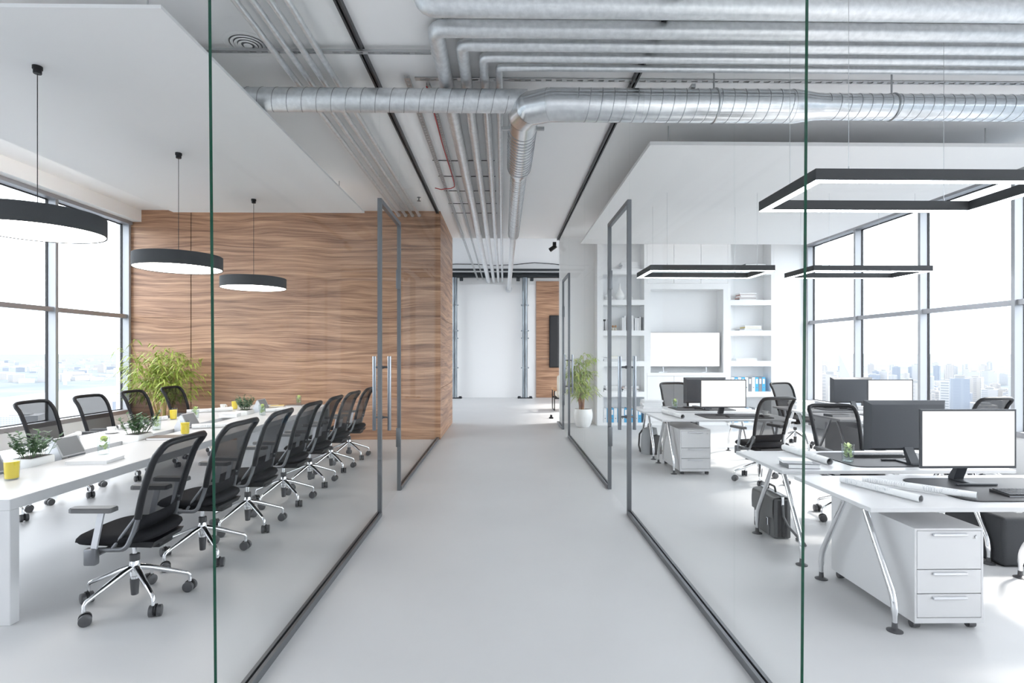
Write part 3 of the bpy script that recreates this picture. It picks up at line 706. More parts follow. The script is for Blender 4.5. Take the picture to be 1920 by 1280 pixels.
def tumbler(name, loc, label, kind, group):
    r = thing(name, label, 'glass', loc, 0, group)
    h = .145; ro = .046
    G().lathe([(0,.0),(.040,.0),(ro,h),(ro-.002,h),(.0385,.008),(0,.008)], n=28, cap=False).build('glass', 'tumbler', r)
    if kind == 'juice':
        G().lathe([(0,.0085),(.0382,.0085),(.0428,.122),(0,.122)], n=28, cap=False).build('juice', 'juice', r)
    else:
        G().lathe([(0,.0085),(.0382,.0085),(.0420,.105),(0,.105)], n=24, cap=False).build('water', 'water', r)
        f = G(); rnd = random.Random(int(loc[1]*77))
        for k in range(34):
            a = rnd.uniform(0,2*PI); z = rnd.uniform(.03,.135); q = Vector((math.cos(a)*.014, math.sin(a)*.014, z))
            leaf(f, q, Vector((math.cos(a+1)*.6, math.sin(a+1)*.6, rnd.uniform(.2,1.0))), Vector((0,0,1)), rnd.uniform(.026,.040), .024, .1)
        tag(f.build('mint_leaves', 'leaf_mint', r, 0), kind='stuff')
        Rm = Matrix.Rotation(1.2,3,'X') @ Matrix.Rotation(.5,3,'Y')
        G().lathe([(0,-.003),(.022,-.003),(.023,0),(.022,.003),(0,.003)], (.004,-.006,.135), 20, Rm).build('lime_slice', 'lime', r)
for x, y, l in ((22,898,'glass of orange juice beside the leafy planter at the table end'), (325,786,'glass of orange juice on the window side slab near a roll'), (347,814,'glass of orange juice in front of the slanted screen'), (440,767,'glass of orange juice by the white coffee cup far down the table')):
    tumbler('juice_glass', P(x, y, TZ), l, 'juice', 'juice glasses on the conference table')
for x, y, l in ((194,851,'tumbler of water with mint and lime behind the white notebook'), (256,803,'tumbler of water with mint half hidden by the middle planter'), (366,784,'tumbler of water with mint beside the rolled paper on the window side'), (492,778,'tumbler of water with mint near the far planter'), (560,758,'tumbler of water with mint at the walnut end of the table')):
    p = P(x, y, TZ)
    if x == 256: p = Vector((-3.86, P(256,806,TZ).y, TZ))
    tumbler('water_glass', p, l, 'mint', 'mint water glasses on the conference table')

def slot_screen(y, label):                            # tilted double sided table screen standing in the slot
    r = thing('table_screen', label, 'screen', (-3.64, y, TZ-.149), 0, 'tilted screens in the table slot')
    for s in (-1, 1):
        R = Matrix.Rotation(s*.52, 3, 'Y'); c = Vector((s*.036, 0, .235))
        G().obox(c, (.012,.25,.17), R.inverted() if False else Matrix.Rotation(-s*.48,3,'Y')).build('casing', 'alu_light', r, 0)
        G().obox(c+Matrix.Rotation(-s*.48,3,'Y') @ Vector((s*.0066,0,0)), (.001,.225,.15), Matrix.Rotation(-s*.48,3,'Y')).build('display', 'book_grey', r, 0)
    G().prism([(-.075,0),(.075,0),(.075,.15),(.012,.30),(-.012,.30),(-.075,.15)], -.128, -.124, Matrix(((1,0,0,0),(0,0,1,0),(0,1,0,0),(0,0,0,1)))).build('side_plate', 'alu_light', r, 0)
    G().prism([(-.075,0),(.075,0),(.075,.15),(.012,.30),(-.012,.30),(-.075,.15)], .124, .128, Matrix(((1,0,0,0),(0,0,1,0),(0,1,0,0),(0,0,0,1)))).build('side_plate', 'alu_light', r, 0)
slot_screen(3.88, 'slanted table screen at the juice glass end of the table slot')
slot_screen(P(112,864,TZ).y+.20, 'slanted table screen in the slot behind the white notebook')
slot_screen(P(345,806,TZ).y+.22, 'slanted table screen in the slot behind the juice and brown book')
slot_screen(P(477,773,TZ).y+.34, 'slanted table screen in the slot next to the far planter')

def book(name, c, size, rz, cover, label, cat='book', group=None, pages='paper'):
    r = thing(name, label, cat, c, rz, group); a, b, h = size[0]/2, size[1]/2, size[2]
    e = min(.004, h*.12)
    G().box(-a,a,-b,b,0,e).box(-a,a,-b,b,h-e,h).box(-a,-a+e,-b,b,e,h-e).build('cover', cover, r, 0)
    G().box(-a+e+.0003,a-.004,-b+.004,b-.004,e+.0003,h-e-.0003).build('page_block', pages, r, 0)
    return r
def roll(a, b, rad, label, group, cat='paper roll'):
    a, b = Vector(a), Vector(b); d = (b-a).normalized(); r = thing('paper_roll', label, cat, (0,0,0), 0, group)
    r.location = a; Z = Vector((0,0,1)); u = d.cross(Z).normalized()
    def sp_(ua, v):
        q = ua*2*PI*1.35+.4; rr = rad*(1-.16*ua); return (b-a)*v+u*rr*math.cos(q)+Z*(rad+rr*math.sin(q))
    G().grid(sp_, 34, 6).build('sheet', 'plan_paper', r, 60)
    G().grid(lambda ua, v: (b-a)*(.002+.996*v)+u*rad*.80*math.cos(2*PI*ua)+Z*(rad+rad*.80*math.sin(2*PI*ua)), 20, 2).build('inner_turn', 'paper_inner', r, 60)
book('notebook', P(176,866,TZ)+Vector((0,.02,0)), (.30,.24,.028), .1, 'paper', 'thick white notebook in front of the mint water glass', 'notebook')
book('notebook', P(309,822,TZ), (.26,.20,.022), .1, 'book_brown', 'brown notebook beside the middle planter', 'notebook')
book('notebook', P(553,761,TZ), (.25,.19,.018), .1, 'book_brown', 'brown notebook at the walnut end of the table', 'notebook')
book('notebook', P(432,781,TZ), (.22,.22,.05), .2, 'paper', 'white paper block beside the far planter', 'notebook')
book('note_pad', P(520,762,TZ), (.20,.16,.02), .3, 'pad_yellow', 'yellow note pad beyond the far planter', 'note pad')
gr = 'rolled plans on the conference table'
for (x0,y0,x1,y1,l) in ((108,834,148,818,'rolled paper on the window side slab near the first planter'), (219,806,252,801,'rolled paper beside the white coffee cup'), (286,790,313,787,'rolled paper behind the middle planter'),
        (360,804,444,800,'rolled paper on the corridor side slab past the juice glass'), (350,775,436,770,'rolled paper on the window side slab beside the mint water'), (497,773,545,770,'rolled paper on the corridor side slab beyond the far planter')):
    a, b = P(x0,y0,TZ), P(x1,y1,TZ); roll(a, b, .028, l, gr)
for x, y, l in ((209,812,'white coffee cup on a saucer between two rolls of paper'), (418,766,'white coffee cup on a saucer by the far juice glass')):
    c = thing('coffee_cup', l, 'cup', P(x, y, TZ))
    G().lathe([(0,.006),(.045,.006),(.072,.016),(.074,.014),(.045,.0),(0,0)], n=32, cap=False).build('saucer', 'ceramic', c)
    G().lathe([(0,.007),(.025,.007),(.034,.025),(.042,.068),(.0395,.068),(.031,.027),(0,.014)], n=28, cap=False).build('cup', 'ceramic', c)
    G().tube(arc((.042,0,.042), .018, -PI*.55, PI*.55, 10, (1,0,0), (0,0,1)), .004, 6).build('ear', 'ceramic', c)
    G().lathe([(.037,.056),(0,.056)], n=24, cap=False).build('coffee', 'soil', c)

# ------------------------------------------------------------------ desks
DZ = .72
def make_desk():                                     # centred on its middle, long side along X
    r = thing('desk', 'x', 'desk', (0,0,0)); a, b = .885, .41
    G().rbox(-a,a,-b,b,DZ-.026,DZ,.003,1).build('desktop', 'furniture_white', r)
    for sx in (-1, 1):
        x = sx*(a-.17)
        for sy in (-1, 1):
            lg = thing('leg', None, None); lg.parent = r
            pts = rounded([(x,sy*.065,DZ-.03),(x,sy*.350,.205),(x,sy*.365,.13),(x,sy*.365,.035)], .04, 3)
            n = len(pts); G().tube(pts, [.0175]+[.0185]*(n-4)+[.019,.014,.013], 14).build('tube', 'chrome', lg, 50)
            G().lathe([(.0,0),(.042,0),(.042,.004),(.016,.016),(.014,.05),(0,.05)], (x,sy*.365,0), 24, None, False).build('foot', 'caster_grey', lg)
        G().rbox(x-.03,x+.03,-.11,.11,DZ-.05,DZ-.0265,.004,1).build('leg_bracket', 'alu_light', r)
    G().box(-a+.17,a-.17,-.025,.025,DZ-.066,DZ-.0265).build('beam', 'alu_light', r, 0)
    for x in (-.45,0,.45): G().rbox(x-.02,x+.02,-b+.03,-b+.09,DZ-.04,DZ-.0265,.003,1).build('clip', 'zinc', r)
    return r
desk = make_desk(); du_ = [False]
XA, XE = 2.965, 5.315
YA, YBk, YC, YD = 3.49, 4.475, 7.58, 8.57
for x, y, l in ((XA,YA,'white desk with two rolled plans, dark mat and drawer unit'), (XA,YBk,'white desk with grey and white books and a mint glass'), (XA,YC,'white desk with one rolled plan and drawer unit by the backpack'),
                (XA,YD,'white desk with a stack of pale books above the backpack'), (XE,YC,'white desk along the city window facing the bright monitor'), (XE,YD,'white desk in the corner of city window and bookcases')):
    put(desk, du_, (x, y, 0), 0, l, 'white desks of the open office')

def make_pedestal():
    r = thing('drawer_unit', 'x', 'cabinet', (0,0,0)); a, d, z0, z1 = .20, .80, .045, .59
    G().box(-a,a,.02,d,z0,z1).box(-a,-a+.012,.0,.02,z0,z1).box(a-.012,a,0,.02,z0,z1).box(-a+.012,a-.012,0,.02,z1-.012,z1).box(-a+.012,a-.012,0,.02,z0,z0+.03).build('body', 'furniture_white', r, 0)
    for k, (za, zb) in enumerate(((.355,.577),(.216,.353),(.077,.214))):
        dr = thing('drawer', None, None); dr.parent = r
        G().rbox(-a+.0135,a-.0135,-.002,.0195,za+.0015,zb-.0015,.002,1).build('front', 'furniture_white', dr)
        G().rbox(-.10,.10,-.016,-.0025,zb-.028,zb-.014,.003,1).build('handle', 'alu_light', dr)
        if k == 0: G().tube([(a-.045,-.0025,zb-.035),(a-.045,-.008,zb-.035)], .009, 14).build('lock', 'zinc', dr)
    for sx in (-1, 1):
        for y in (.05, d-.05):
            G().tube([(sx*(a-.035)-.02,y,.022),(sx*(a-.035)+.02,y,.022)], .022, 14).build('caster', 'caster_grey', r)
    return r
ped = make_pedestal(); pu = [False]
put(ped, pu, (2.562, 3.12, 0), 0, 'white three drawer unit under the desk with two rolled plans', 'drawer units under the desks')
put(ped, pu, (2.515, 7.16, 0), 0, 'white three drawer unit under the desk near the backpack', 'drawer units under the desks')
put(ped, pu, (4.90, 7.16, 0), 0, 'white three drawer unit under the desk by the city window', 'drawer units under the desks')

def make_monitor():                                  # screen looks along -Y
    r = thing('monitor', 'x', 'monitor', (0,0,0)); a = .325; z0, z1 = .10, .495
    G().box(-a,a,-.012,.004,z0,z1).build('bezel', 'monitor_grey', r, 0)
    G().box(-a+.012,a-.012,-.0126,-.0121,z0+.016,z1-.012).build('screen', 'screen_white', r, 0)
    c = [(-a,.004,z0),(a,.004,z0),(a,.004,z1),(-a,.004,z1)]; e = [(-a+.035,.040,z0+.02),(a-.035,.040,z0+.02),(a-.035,.040,z1-.03),(-a+.035,.040,z1-.03)]
    G().add(c+e, [(0,3,2,1)]+[(i,(i+1)%4,4+(i+1)%4,4+i) for i in range(4)]+[(4,5,6,7)]).build('back_shell', 'monitor_grey', r, 0)
    G().prism([(.020,z0+.03),(.045,z0+.03),(.120,.014),(.070,.010)], -.035, .035, Matrix(((0,0,1,0),(1,0,0,0),(0,1,0,0),(0,0,0,1)))).build('neck', 'monitor_grey', r, 0)
    G().rbox(-.135,.135,-.085,-.062,0,.014,.004,2).rbox(-.03,.03,-.062,.125,.0,.012,.003,1).build('foot', 'monitor_grey', r)
    return r
mon = make_monitor(); mu = [False]
for x, y, rz, l in ((3.12,YA+.16,0,'monitor with bright blank screen on the desk with rolled plans'), (3.20,YBk-.14,PI,'dark back of a monitor on the desk with the mint glass'), (3.10,YC+.13,0,'monitor with bright blank screen on the desk near the backpack'),
                    (3.10,YD-.15,PI,'dark back of a monitor facing the bookcases'), (5.48,YC+.13,0,'monitor with bright blank screen before the city window'), (5.38,YD-.15,PI,'dark back of a monitor before the city window')):
    put(mon, mu, (x, y, DZ+.0047), rz, l, 'desktop monitors')
def make_mat():
    r = thing('desk_mat', 'x', 'desk mat', (0,0,0)); a, b, q = .46, .30, .09
    pts = []
    for cx, cy, a0 in ((a-q,b-q,0),(-a+q,b-q,PI/2),(-a+q,-b+q,PI),(a-q,-b+q,3*PI/2)):
        pts += [(cx+q*math.cos(a0+PI/2*i/6), cy+q*math.sin(a0+PI/2*i/6)) for i in range(7)]
    G().prism(pts, 0, .004).build('pad', 'mat_dark', r, 0)
    tag(G().tube([(p[0]*.992,p[1]*.988,.0045) for p in pts+[pts[0]]], .0016, 4, False).build('stitched_rim', 'black_plastic', r), None)
    return r
def make_keyboard():
    r = thing('keyboard', 'x', 'keyboard', (0,0,0))
    G().prism([(-.07,0),(.07,0),(.07,.018),(-.07,.008)], -.215, .215, Matrix(((0,0,1,0),(1,0,0,0),(0,1,0,0),(0,0,0,1)))).build('case', 'key_dark', r, 0)
    g = G()
    for i in range(5):
        for j in range(17):
            x, y = -.203+j*.0239, -.058+i*.0245; z = .009+(y+.07)/.14*.010
            if i == 0 and 4 <= j <= 8:
                if j == 4: g.box(x,x+.0239*5-.003,y,y+.021,z,z+.006)
                continue
            g.box(x, x+.0205, y, y+.021, z, z+.006)
    g.build('keys', 'monitor_grey', r, 0)
    G().box(-.215,.215,-.0715,-.0702,.001,.006).build('front_trim', 'alu_grey', r, 0)
    return r
dm = make_mat(); dmu = [False]; kb = make_keyboard(); ku = [False]
for x, y, rz, l in ((3.20,YA-.0,0,'with the rolled plans'), (3.16,YBk-.005,PI,'with the mint glass'), (3.18,YC-.02,0,'near the backpack'), (3.10,YD,PI,'facing the bookcases'), (5.50,YC-.02,0,'facing the bright monitor at the city window'), (5.35,YD,PI,'in the window corner')):
    put(dm, dmu, (x, y, DZ+.0002), rz, 'dark rounded desk mat on the desk '+l, 'dark desk mats')
    s = -1 if rz == 0 else 1
    put(kb, ku, (x+(.08 if rz == 0 else -.02), y+s*.14, DZ+.0048), rz, 'black keyboard on the desk '+l, 'black keyboards')
def mouse(c, rz, l):
    r = thing('mouse', l, 'mouse', c, rz, 'computer mice')
    def sh(u, v):
        a = 2*PI*u; q = v*PI/2; return Vector((.030*math.cos(a)*math.cos(q), .052*math.sin(a)*math.cos(q), .034*math.sin(q)))
    G().grid(sh, 20, 7).build('shell', 'black_plastic', r, 60); G().tube([(0,.022,.030),(0,.034,.026)], .004, 8).build('scroll_wheel', 'zinc', r)
mouse((3.52,YC-.15,DZ+.0045), .1, 'black mouse beside the keyboard near the backpack desk')
mouse((5.82,YC-.15,DZ+.0045), .1, 'black mouse beside the keyboard at the city window')

gr = 'rolled plans on the desks'
roll(P(1578,904,DZ), P(1727,942,DZ), .022, 'rolled plan lying closest to the drawer side edge of its desk', gr)
roll(P(1618,906,DZ)+Vector((0,0,.0068)), P(1832,938,DZ)+Vector((0,0,.0068)), .022, 'longer rolled plan lying against the dark desk mat', gr)
roll(P(1470,844,DZ), P(1556,872,DZ), .028, 'rolled plan behind the grey and white books', gr)
roll(P(1243,774,DZ), P(1280,785,DZ), .030, 'rolled plan on the desk near the backpack', gr)
book('book', P(1498,876,DZ)+Vector((0.02,.03,0)), (.235,.17,.035), -.10, 'book_grey', 'thick grey book under a white book on a desk')
book('book', P(1498,876,DZ)+Vector((-.005,.05,.0355)), (.21,.15,.018), -.22, 'paper', 'white book lying on a thick grey book')
rnd = random.Random(3)
for k in range(5): book('book', Vector((2.36+rnd.uniform(-.015,.015), 8.72+rnd.uniform(-.01,.01), DZ+k*.026)), (.30-.02*(k%2),.22,.0255), rnd.uniform(-.12,.12), 'paper', 'pale book in the stack on the desk above the backpack', 'book', 'pale books stacked on the desk')
for k in range(4): book('book', Vector((4.72+rnd.uniform(-.015,.015), 8.62+rnd.uniform(-.01,.01), DZ+k*.03)), (.30,.22,.0295), rnd.uniform(-.12,.12), 'paper', 'pale book in the stack on the window corner desk', 'book', 'pale books stacked at the window corner')
book('book', Vector((4.62,7.55,DZ)), (.26,.18,.03), .1, 'book_grey', 'grey book on the city window desk beside the mat')
tumbler('water_glass', P(1594,867,DZ)+Vector((0,.03,0)), 'tumbler of mint water on the desk beside the dark mat', 'mint', 'mint water glasses on the desks')
tumbler('water_glass', Vector((2.70,8.62,DZ)), 'tumbler of mint water beside the stack of pale books', 'mint', 'mint water glasses on the desks')
tumbler('water_glass', Vector((5.98,7.75,DZ)), 'tumbler of mint water on the city window desk', 'mint', 'mint water glasses on the desks')
c = thing('coffee_cup', 'white coffee cup on the desk near the turned chair', 'cup', (3.66,YC+.05,DZ))
G().lathe([(0,.006),(.045,.006),(.072,.016),(.074,.014),(.045,.0),(0,0)], n=32, cap=False).build('saucer', 'ceramic', c)
G().lathe([(0,.007),(.025,.007),(.034,.025),(.042,.068),(.0395,.068),(.031,.027),(0,.014)], n=28, cap=False).build('cup', 'ceramic', c)
G().tube(arc((.042,0,.042), .018, -PI*.55, PI*.55, 10, (1,0,0), (0,0,1)), .004, 6).build('ear', 'ceramic', c)
pf = thing('pouf', 'dark grey felt cube pouf under the desk', 'pouf', (3.97, 4.28, 0))
G().rbox(-.26,.26,-.26,.30,.012,.375,.03,3).build('cushion', 'felt_dark', pf)
G().rbox(-.23,.23,-.23,.27,0,.0115,.004,1).build('plinth', 'black_plastic', pf)

# briefcase under the second desk: long side along its local X, flap on -Y
bc = thing('briefcase', 'grey leather briefcase with two buckles leaning under the desk', 'bag', (2.395, 4.87, 0), -PI/2)
L_, H_ = .19, .345
G().rbox(-L_,L_,-.075,.075,.004,H_,.012,2).build('body', 'leather_grey', bc)
for y in (.030,.0,-.03):
    for s_ in (-1, 1): G().box(s_*L_-.004,s_*L_+.004,y-.010,y+.010,.015,H_-.015).build('gusset', 'leather_dark', bc, 0)
def flap(u, v):
    x = (2*u-1)*(L_+.008); q = v
    if q < .35: y = .075-q/.35*.14; z = H_+.006+.012*math.sin(PI*q/.35)
    elif q < .5: t = (q-.35)/.15*PI/2; y = -.065-.022*math.sin(t); z = H_-.016+.022*math.cos(t)
    else: t = (q-.5)/.5; y = -.087-.004*math.sin(PI*t); z = H_-.016-t*.155
    return Vector((x, y, z))
G().grid(flap, 4, 18).build('flap', 'leather_grey', bc, 60)
for x in (-.11,.11): G().rbox(x-.014,x+.014,-.098,-.088,.10,.165,.003,1).build('buckle', 'chrome', bc); G().rbox(x-.012,x+.012,-.085,-.0755,.02,.11,.003,1).build('strap', 'leather_grey', bc)
G().rbox(-L_*.98,L_*.98,-.012,.012,H_+.019,H_+.028,.003,1).build('top_bar', 'alu_light', bc)
G().tube(rounded([(-.07,0,H_+.028),(-.06,0,H_+.075),(.06,0,H_+.075),(.07,0,H_+.028)], .03, 4), .009, 8).build('handle', 'leather_dark', bc)
G().rbox(L_+.004,L_+.010,-.012,.012,H_-.06,H_+.02,.003,1).build('strap_clip', 'chrome', bc)
G().tube([(L_+.010,0,H_-.05),(L_+.016,.0,.20),(L_+.05,.02,.13),(L_+.14,.06,.06),(L_+.20,.09,.012),(L_+.12,.12,.010),(L_+.02,.11,.010)], .010, 6, True, 1.0).build('shoulder_strap', 'leather_grey', bc)
# backpack
bp_ = thing('backpack', 'pale grey backpack with dark front pocket under the desk', 'bag', (2.33, 8.72, 0), .62)
def sack(w_, d_, h_):
    def f(u, v):
        a = 2*PI*u; n = 3; c_, s_ = math.cos(a), math.sin(a); k = 1-.25*v**3 if v < .96 else .72*(1-(v-.96)/.04)
        return Vector((w_*k*math.copysign(abs(c_)**(2/n), c_), d_*(1-.35*v*v)*(1 if v < .96 else (1-(v-.96)/.04))*math.copysign(abs(s_)**(2/n), s_), h_*(1-(1-v)**1.0)))
    return f
G().grid(sack(.155,.10,.43), 28, 14).build('main_bag', 'canvas_grey', bp_, 60)
n_ = G().grid(sack(.12,.05,.31), 24, 12); n_.move(Matrix.Translation((.02,-.11,0))); n_.build('front_pocket', 'leather_dark', bp_, 60)
G().tube(rounded([(-.04,0,.42),(-.035,0,.475),(.035,0,.475),(.04,0,.42)], .02, 4), .008, 8).build('grab_loop', 'leather_dark', bp_)
for s in (-1, 1): G().tube([(s*.07,.06,.40),(s*.09,.13,.30),(s*.12,.12,.12),(s*.15,.06,.03)], .014, 6).build('shoulder_strap', 'leather_dark', bp_)
G().tube([(.15,.02,.10),(.20,-.05,.03),(.26,-.12,.008)], .008, 6).build('loose_strap', 'leather_dark', bp_)

# ------------------------------------------------------------------ built-in bookcases and the screen wall
YFs = 12.05
def SX(x): return PY(x, 661, YFs).x
shelf_z = [.06, .74, 1.415, 2.09, 2.765, 3.44]
def bookcase(x0, x1, label, pl, prr):
    r = thing('bookcase', label, 'bookcase', (0,0,0))
    G().box(x0-pl, x0, YFs, YS-.002, 0, CZ-.002).build('side_panel', 'shelf_white', r, 0)
    G().box(x1, x1+prr, YFs, YS-.002, 0, CZ-.002).build('side_panel', 'shelf_white', r, 0)
    G().box(x0+.0005, x1-.0005, YS-.02, YS-.002, 0, CZ-.002).build('back_panel', 'shelf_white', r, 0)
    for z in shelf_z: G().box(x0+.0005, x1-.0005, YFs, YS-.0205, max(0, z-.115), z).build('shelf', 'shelf_white', r, 0)
    G().box(x0+.0005, x1-.0005, YFs, YS-.0205, 4.08, CZ-.002).build('top_rail', 'shelf_white', r, 0)
xa0, xa1, xb0, xb1 = SX(1131), SX(1208), SX(1370), SX(1446)
bookcase(xa0, xa1, 'built-in white bookcase beside the potted bamboo', xa0-SX(1120), .06)
bookcase(xb0, xb1, 'built-in white bookcase beside the city window wall strip', .06, 5.978-xb1)
mu0, mu1 = xa1+.0605, xb0-.0605
md = thing('media_wall', 'white built-in cupboard wall with a deep niche for the screen', 'cabinet', (0,0,0))
n0, n1, nz0, nz1 = mu0+.08, mu1-.10, 1.16, 3.0
G().box(mu0, mu1, YS-.02, YS-.002, 0, CZ-.002).build('back_panel', 'shelf_white', md, 0)
G().box(mu0, n0, YFs, YS-.0205, nz0, nz1).build('niche_side', 'shelf_white', md, 0); G().box(n1, mu1, YFs, YS-.0205, nz0, nz1).build('niche_side', 'shelf_white', md, 0)
G().box(mu0, mu1, YFs+.02, YS-.0205, 0, nz0-.001).build('base_carcass', 'shelf_white', md, 0)
G().box(mu0, mu1, YFs-.01, YFs+.0195, nz0-.07, nz0).build('niche_sill', 'shelf_white', md, 0)
G().box(mu0, mu1, YFs+.02, YS-.0205, nz1+.001, CZ-.002).build('top_carcass', 'shelf_white', md, 0)
for (za, zb, m) in ((.08, nz0-.075, 3), (3.13, 4.19, 3)):
    wd = (mu1-mu0)/m
    for k in range(m):
        d = thing('cupboard_door', None, None); d.parent = md
        G().rbox(mu0+k*wd+.003, mu0+(k+1)*wd-.003, YFs, YFs+.0195, za, zb, .002, 1).build('leaf', 'shelf_white', d)
G().box(mu0, mu1, YFs, YFs+.0195, 3.0, 3.127).build('fascia', 'shelf_white', md, 0)
tvx0, tvx1 = max(SX(1219)-.02, n0+.012), min(SX(1355)-.02, n1-.03)
tvs = thing('television', 'large flat screen showing plain white in the cupboard niche', 'television', (0,0,0))
G().rbox(tvx0, tvx1, YFs+.10, YFs+.14, 1.285, 2.055, .006, 1).build('casing', 'alu_grey', tvs)
G().box(tvx0+.012, tvx1-.012, YFs+.0985, YFs+.0998, 1.30, 2.043).build('screen', 'screen_white', tvs, 0)
for x in (tvx0+.3, tvx1-.3): G().prism([(x-.13,YFs+.04),(x-.11,YFs+.04),(x+.01,YFs+.12),(x+.12,YFs+.20),(x+.10,YFs+.20),(x-.01,YFs+.13)], nz0+.001, nz0+.015).box(x-.012,x+.012,YFs+.11,YFs+.135,nz0+.015,1.284).build('foot', 'alu_light', tvs, 0)

def on_shelf(x, k): return Vector((SX(x), YFs+.17, shelf_z[k]+.001))
def flat_stack(x, k, n, covers, label, w_=.34, th=.030, group=None):
    for i in range(n):
        book('book', on_shelf(x, k)+Vector((rnd.uniform(-.02,.02), rnd.uniform(-.015,.015), i*(th+.0004))), (w_*rnd.uniform(.85,1), .24, th), rnd.uniform(-.06,.06), covers[i%len(covers)], label, 'book', group)
W, Gy = 'paper', 'binder_white'
flat_stack(1182, 5, 5, [W,Gy], 'white book in the top stack beside the bamboo side bookcase panel', .40, .032, 'stack on the top shelf, bamboo side')
flat_stack(1153, 2, 2, ['book_grey',Gy], 'grey book lying flat under the yellow book', .50, .03, 'flat books under the yellow book')
book('book', on_shelf(1156,2)+Vector((0,0,.062)), (.28,.2,.04), .1, 'book_yellow', 'yellow book on top of flat grey books')
flat_stack(1149, 1, 4, [W,'book_grey',W], 'flat pale book in the lower stack beside the bamboo', .34, .03, 'lower flat stack, bamboo side')
flat_stack(1184, 1, 4, [Gy,'book_grey','book_rose'], 'flat grey or rosy book in the lower stack behind the door handle', .36, .03, 'lower flat stack behind the door handle')
flat_stack(1418, 5, 3, ['book_grey',Gy], 'grey book lying on the top shelf near the window', .50, .045, 'top shelf flat books, window side')
flat_stack(1404, 4, 5, ['book_grey','book_rose',W,'book_rose',W], 'flat pale or rosy book stacked on the second shelf near the window', .40, .032, 'second shelf stack, window side')
flat_stack(1412, 3, 1, ['book_grey'], 'broad grey book under the cream stack', .58, .02)
for i in range(3): book('book', on_shelf(1414,3)+Vector((.0,0,.0205+i*.031)), (.38,.24,.0305), rnd.uniform(-.08,.08), ['paper','book_yellow','paper'][i], 'cream book stacked on a broad grey book', 'book', 'cream stack, window side')
flat_stack(1403, 2, 2, [W,Gy], 'white book lying flat level with the television foot', .50, .03, 'flat white books near the television')
x = on_shelf(1168,3).x
for i in range(8):
    th = rnd.uniform(.035,.055); h = rnd.uniform(.26,.36); tl = 0
    b = book('book', Vector((0,0,0)), (h, .22, th), 0, ['paper','binder_white','paper','canvas_grey'][i%4], 'upright pale book in the row behind the glass door', 'book', 'upright pale books')
    b.rotation_euler = (0, -PI/2+tl, 0); b.location = (x+th/2+tl*.0+.02*(tl > 0)+th/2, YFs+.19, shelf_z[3]+.001+h/2); x += th+.004+(.02 if i in (1,4) else 0)
for i, xx in enumerate((1134,1142)):
    cs = thing('candlestick', 'slim black candlestick on the shelf with upright books', 'candlestick', on_shelf(xx+2,3), 0, 'two black candlesticks')
    G().lathe([(0,0),(.035,0),(.035,.008),(.010,.02),(.008,.20),(.012,.205)], n=16).build('stem', 'black_plastic', cs); G().lathe([(.012,.205),(.030,.225),(.032,.25),(.02,.25),(.0,.23)], n=16, cap=False).build('cup', 'black_plastic', cs)
for i, xx in enumerate((1152,1157)):
    fg = thing('figurine', 'small brown and cream figurine beside upright books', 'figurine', on_shelf(xx,3), 0, 'small figurines')
    G().lathe([(0,0),(.03,0),(.032,.03),(.018,.06),(.014,.07)], n=14).build('body', 'cream_fabric', fg); G().lathe([(0,.065),(.022,.075),(.028,.095),(.02,.118),(0,.122)], n=14).build('head', 'tan_wood', fg)
va = thing('vase', 'white bottle vase with a slim neck on the bookcase shelf', 'vase', on_shelf(1165,4))
G().lathe([(0,0),(.06,0),(.10,.05),(.105,.10),(.07,.18),(.028,.25),(.020,.34),(.026,.375),(.020,.375),(.014,.34),(0,.26)], n=32, cap=False).build('body', 'ceramic', va)
bw_ = thing('vase', 'low round white vase beside the bottle vase', 'vase', on_shelf(1144,4))
G().lathe([(0,0),(.04,0),(.085,.05),(.09,.08),(.06,.13),(.035,.14),(.030,.135),(0,.03)], n=28, cap=False).build('body', 'ceramic', bw_)
bw2 = thing('vase', 'small round white vase near the niche side of the bookcase', 'vase', on_shelf(1186,4))
G().lathe([(0,0),(.03,0),(.05,.03),(.052,.05),(.035,.08),(.022,.09),(.018,.085),(0,.02)], n=28, cap=False).build('body', 'ceramic', bw2)
def binders(x0, x1, k, pat, label, group):
    p0, p1 = on_shelf(x0,k).x, on_shelf(x1,k).x; n = int((p1-p0-.01)/.0765)
    for i in range(n):
        b = thing('binder', ('blue ' if pat[i%len(pat)] == 'B' else 'grey ' if pat[i%len(pat)] == 'K' else 'white ')+label, 'binder', (p0+.038+i*.0765, YFs+.17, shelf_z[k]+.001), 0, group)
        mt = {'B':'binder_blue','W':'binder_white','K':'binder_grey'}[pat[i%len(pat)]]
        G().box(-.036,.036,-.14,-.137,0,.315).box(-.036,-.033,-.137,.14,0,.315).box(.033,.036,-.137,.14,0,.315).build('cover', mt, b, 0)
        G().box(-.031,.031,-.12,.13,.008,.30).build('paper_block', 'paper', b, 0)
        G().box(-.022,.022,-.1415,-.1402,.17,.28).build('spine_label', 'paper', b, 0)
        G().tube([(0,-.1402,.09),(0,-.143,.09)], .013, 12).build('finger_ring', 'binder_grey', b)
binders(1132, 1207, 0, 'WBBWBWBWBWBW', 'lever arch binder on the bottom shelf behind the door handle', 'binders on the bottom shelf, bamboo side')
binders(1372, 1443, 1, 'WBWBWKWBKBWK', 'lever arch binder on the shelf beside the television wall', 'binders on the shelf, window side')
binders(1372, 1425, 0, 'BBWBBWKWBK', 'lever arch binder on the bottom shelf, window side', 'binders on the bottom shelf, window side')

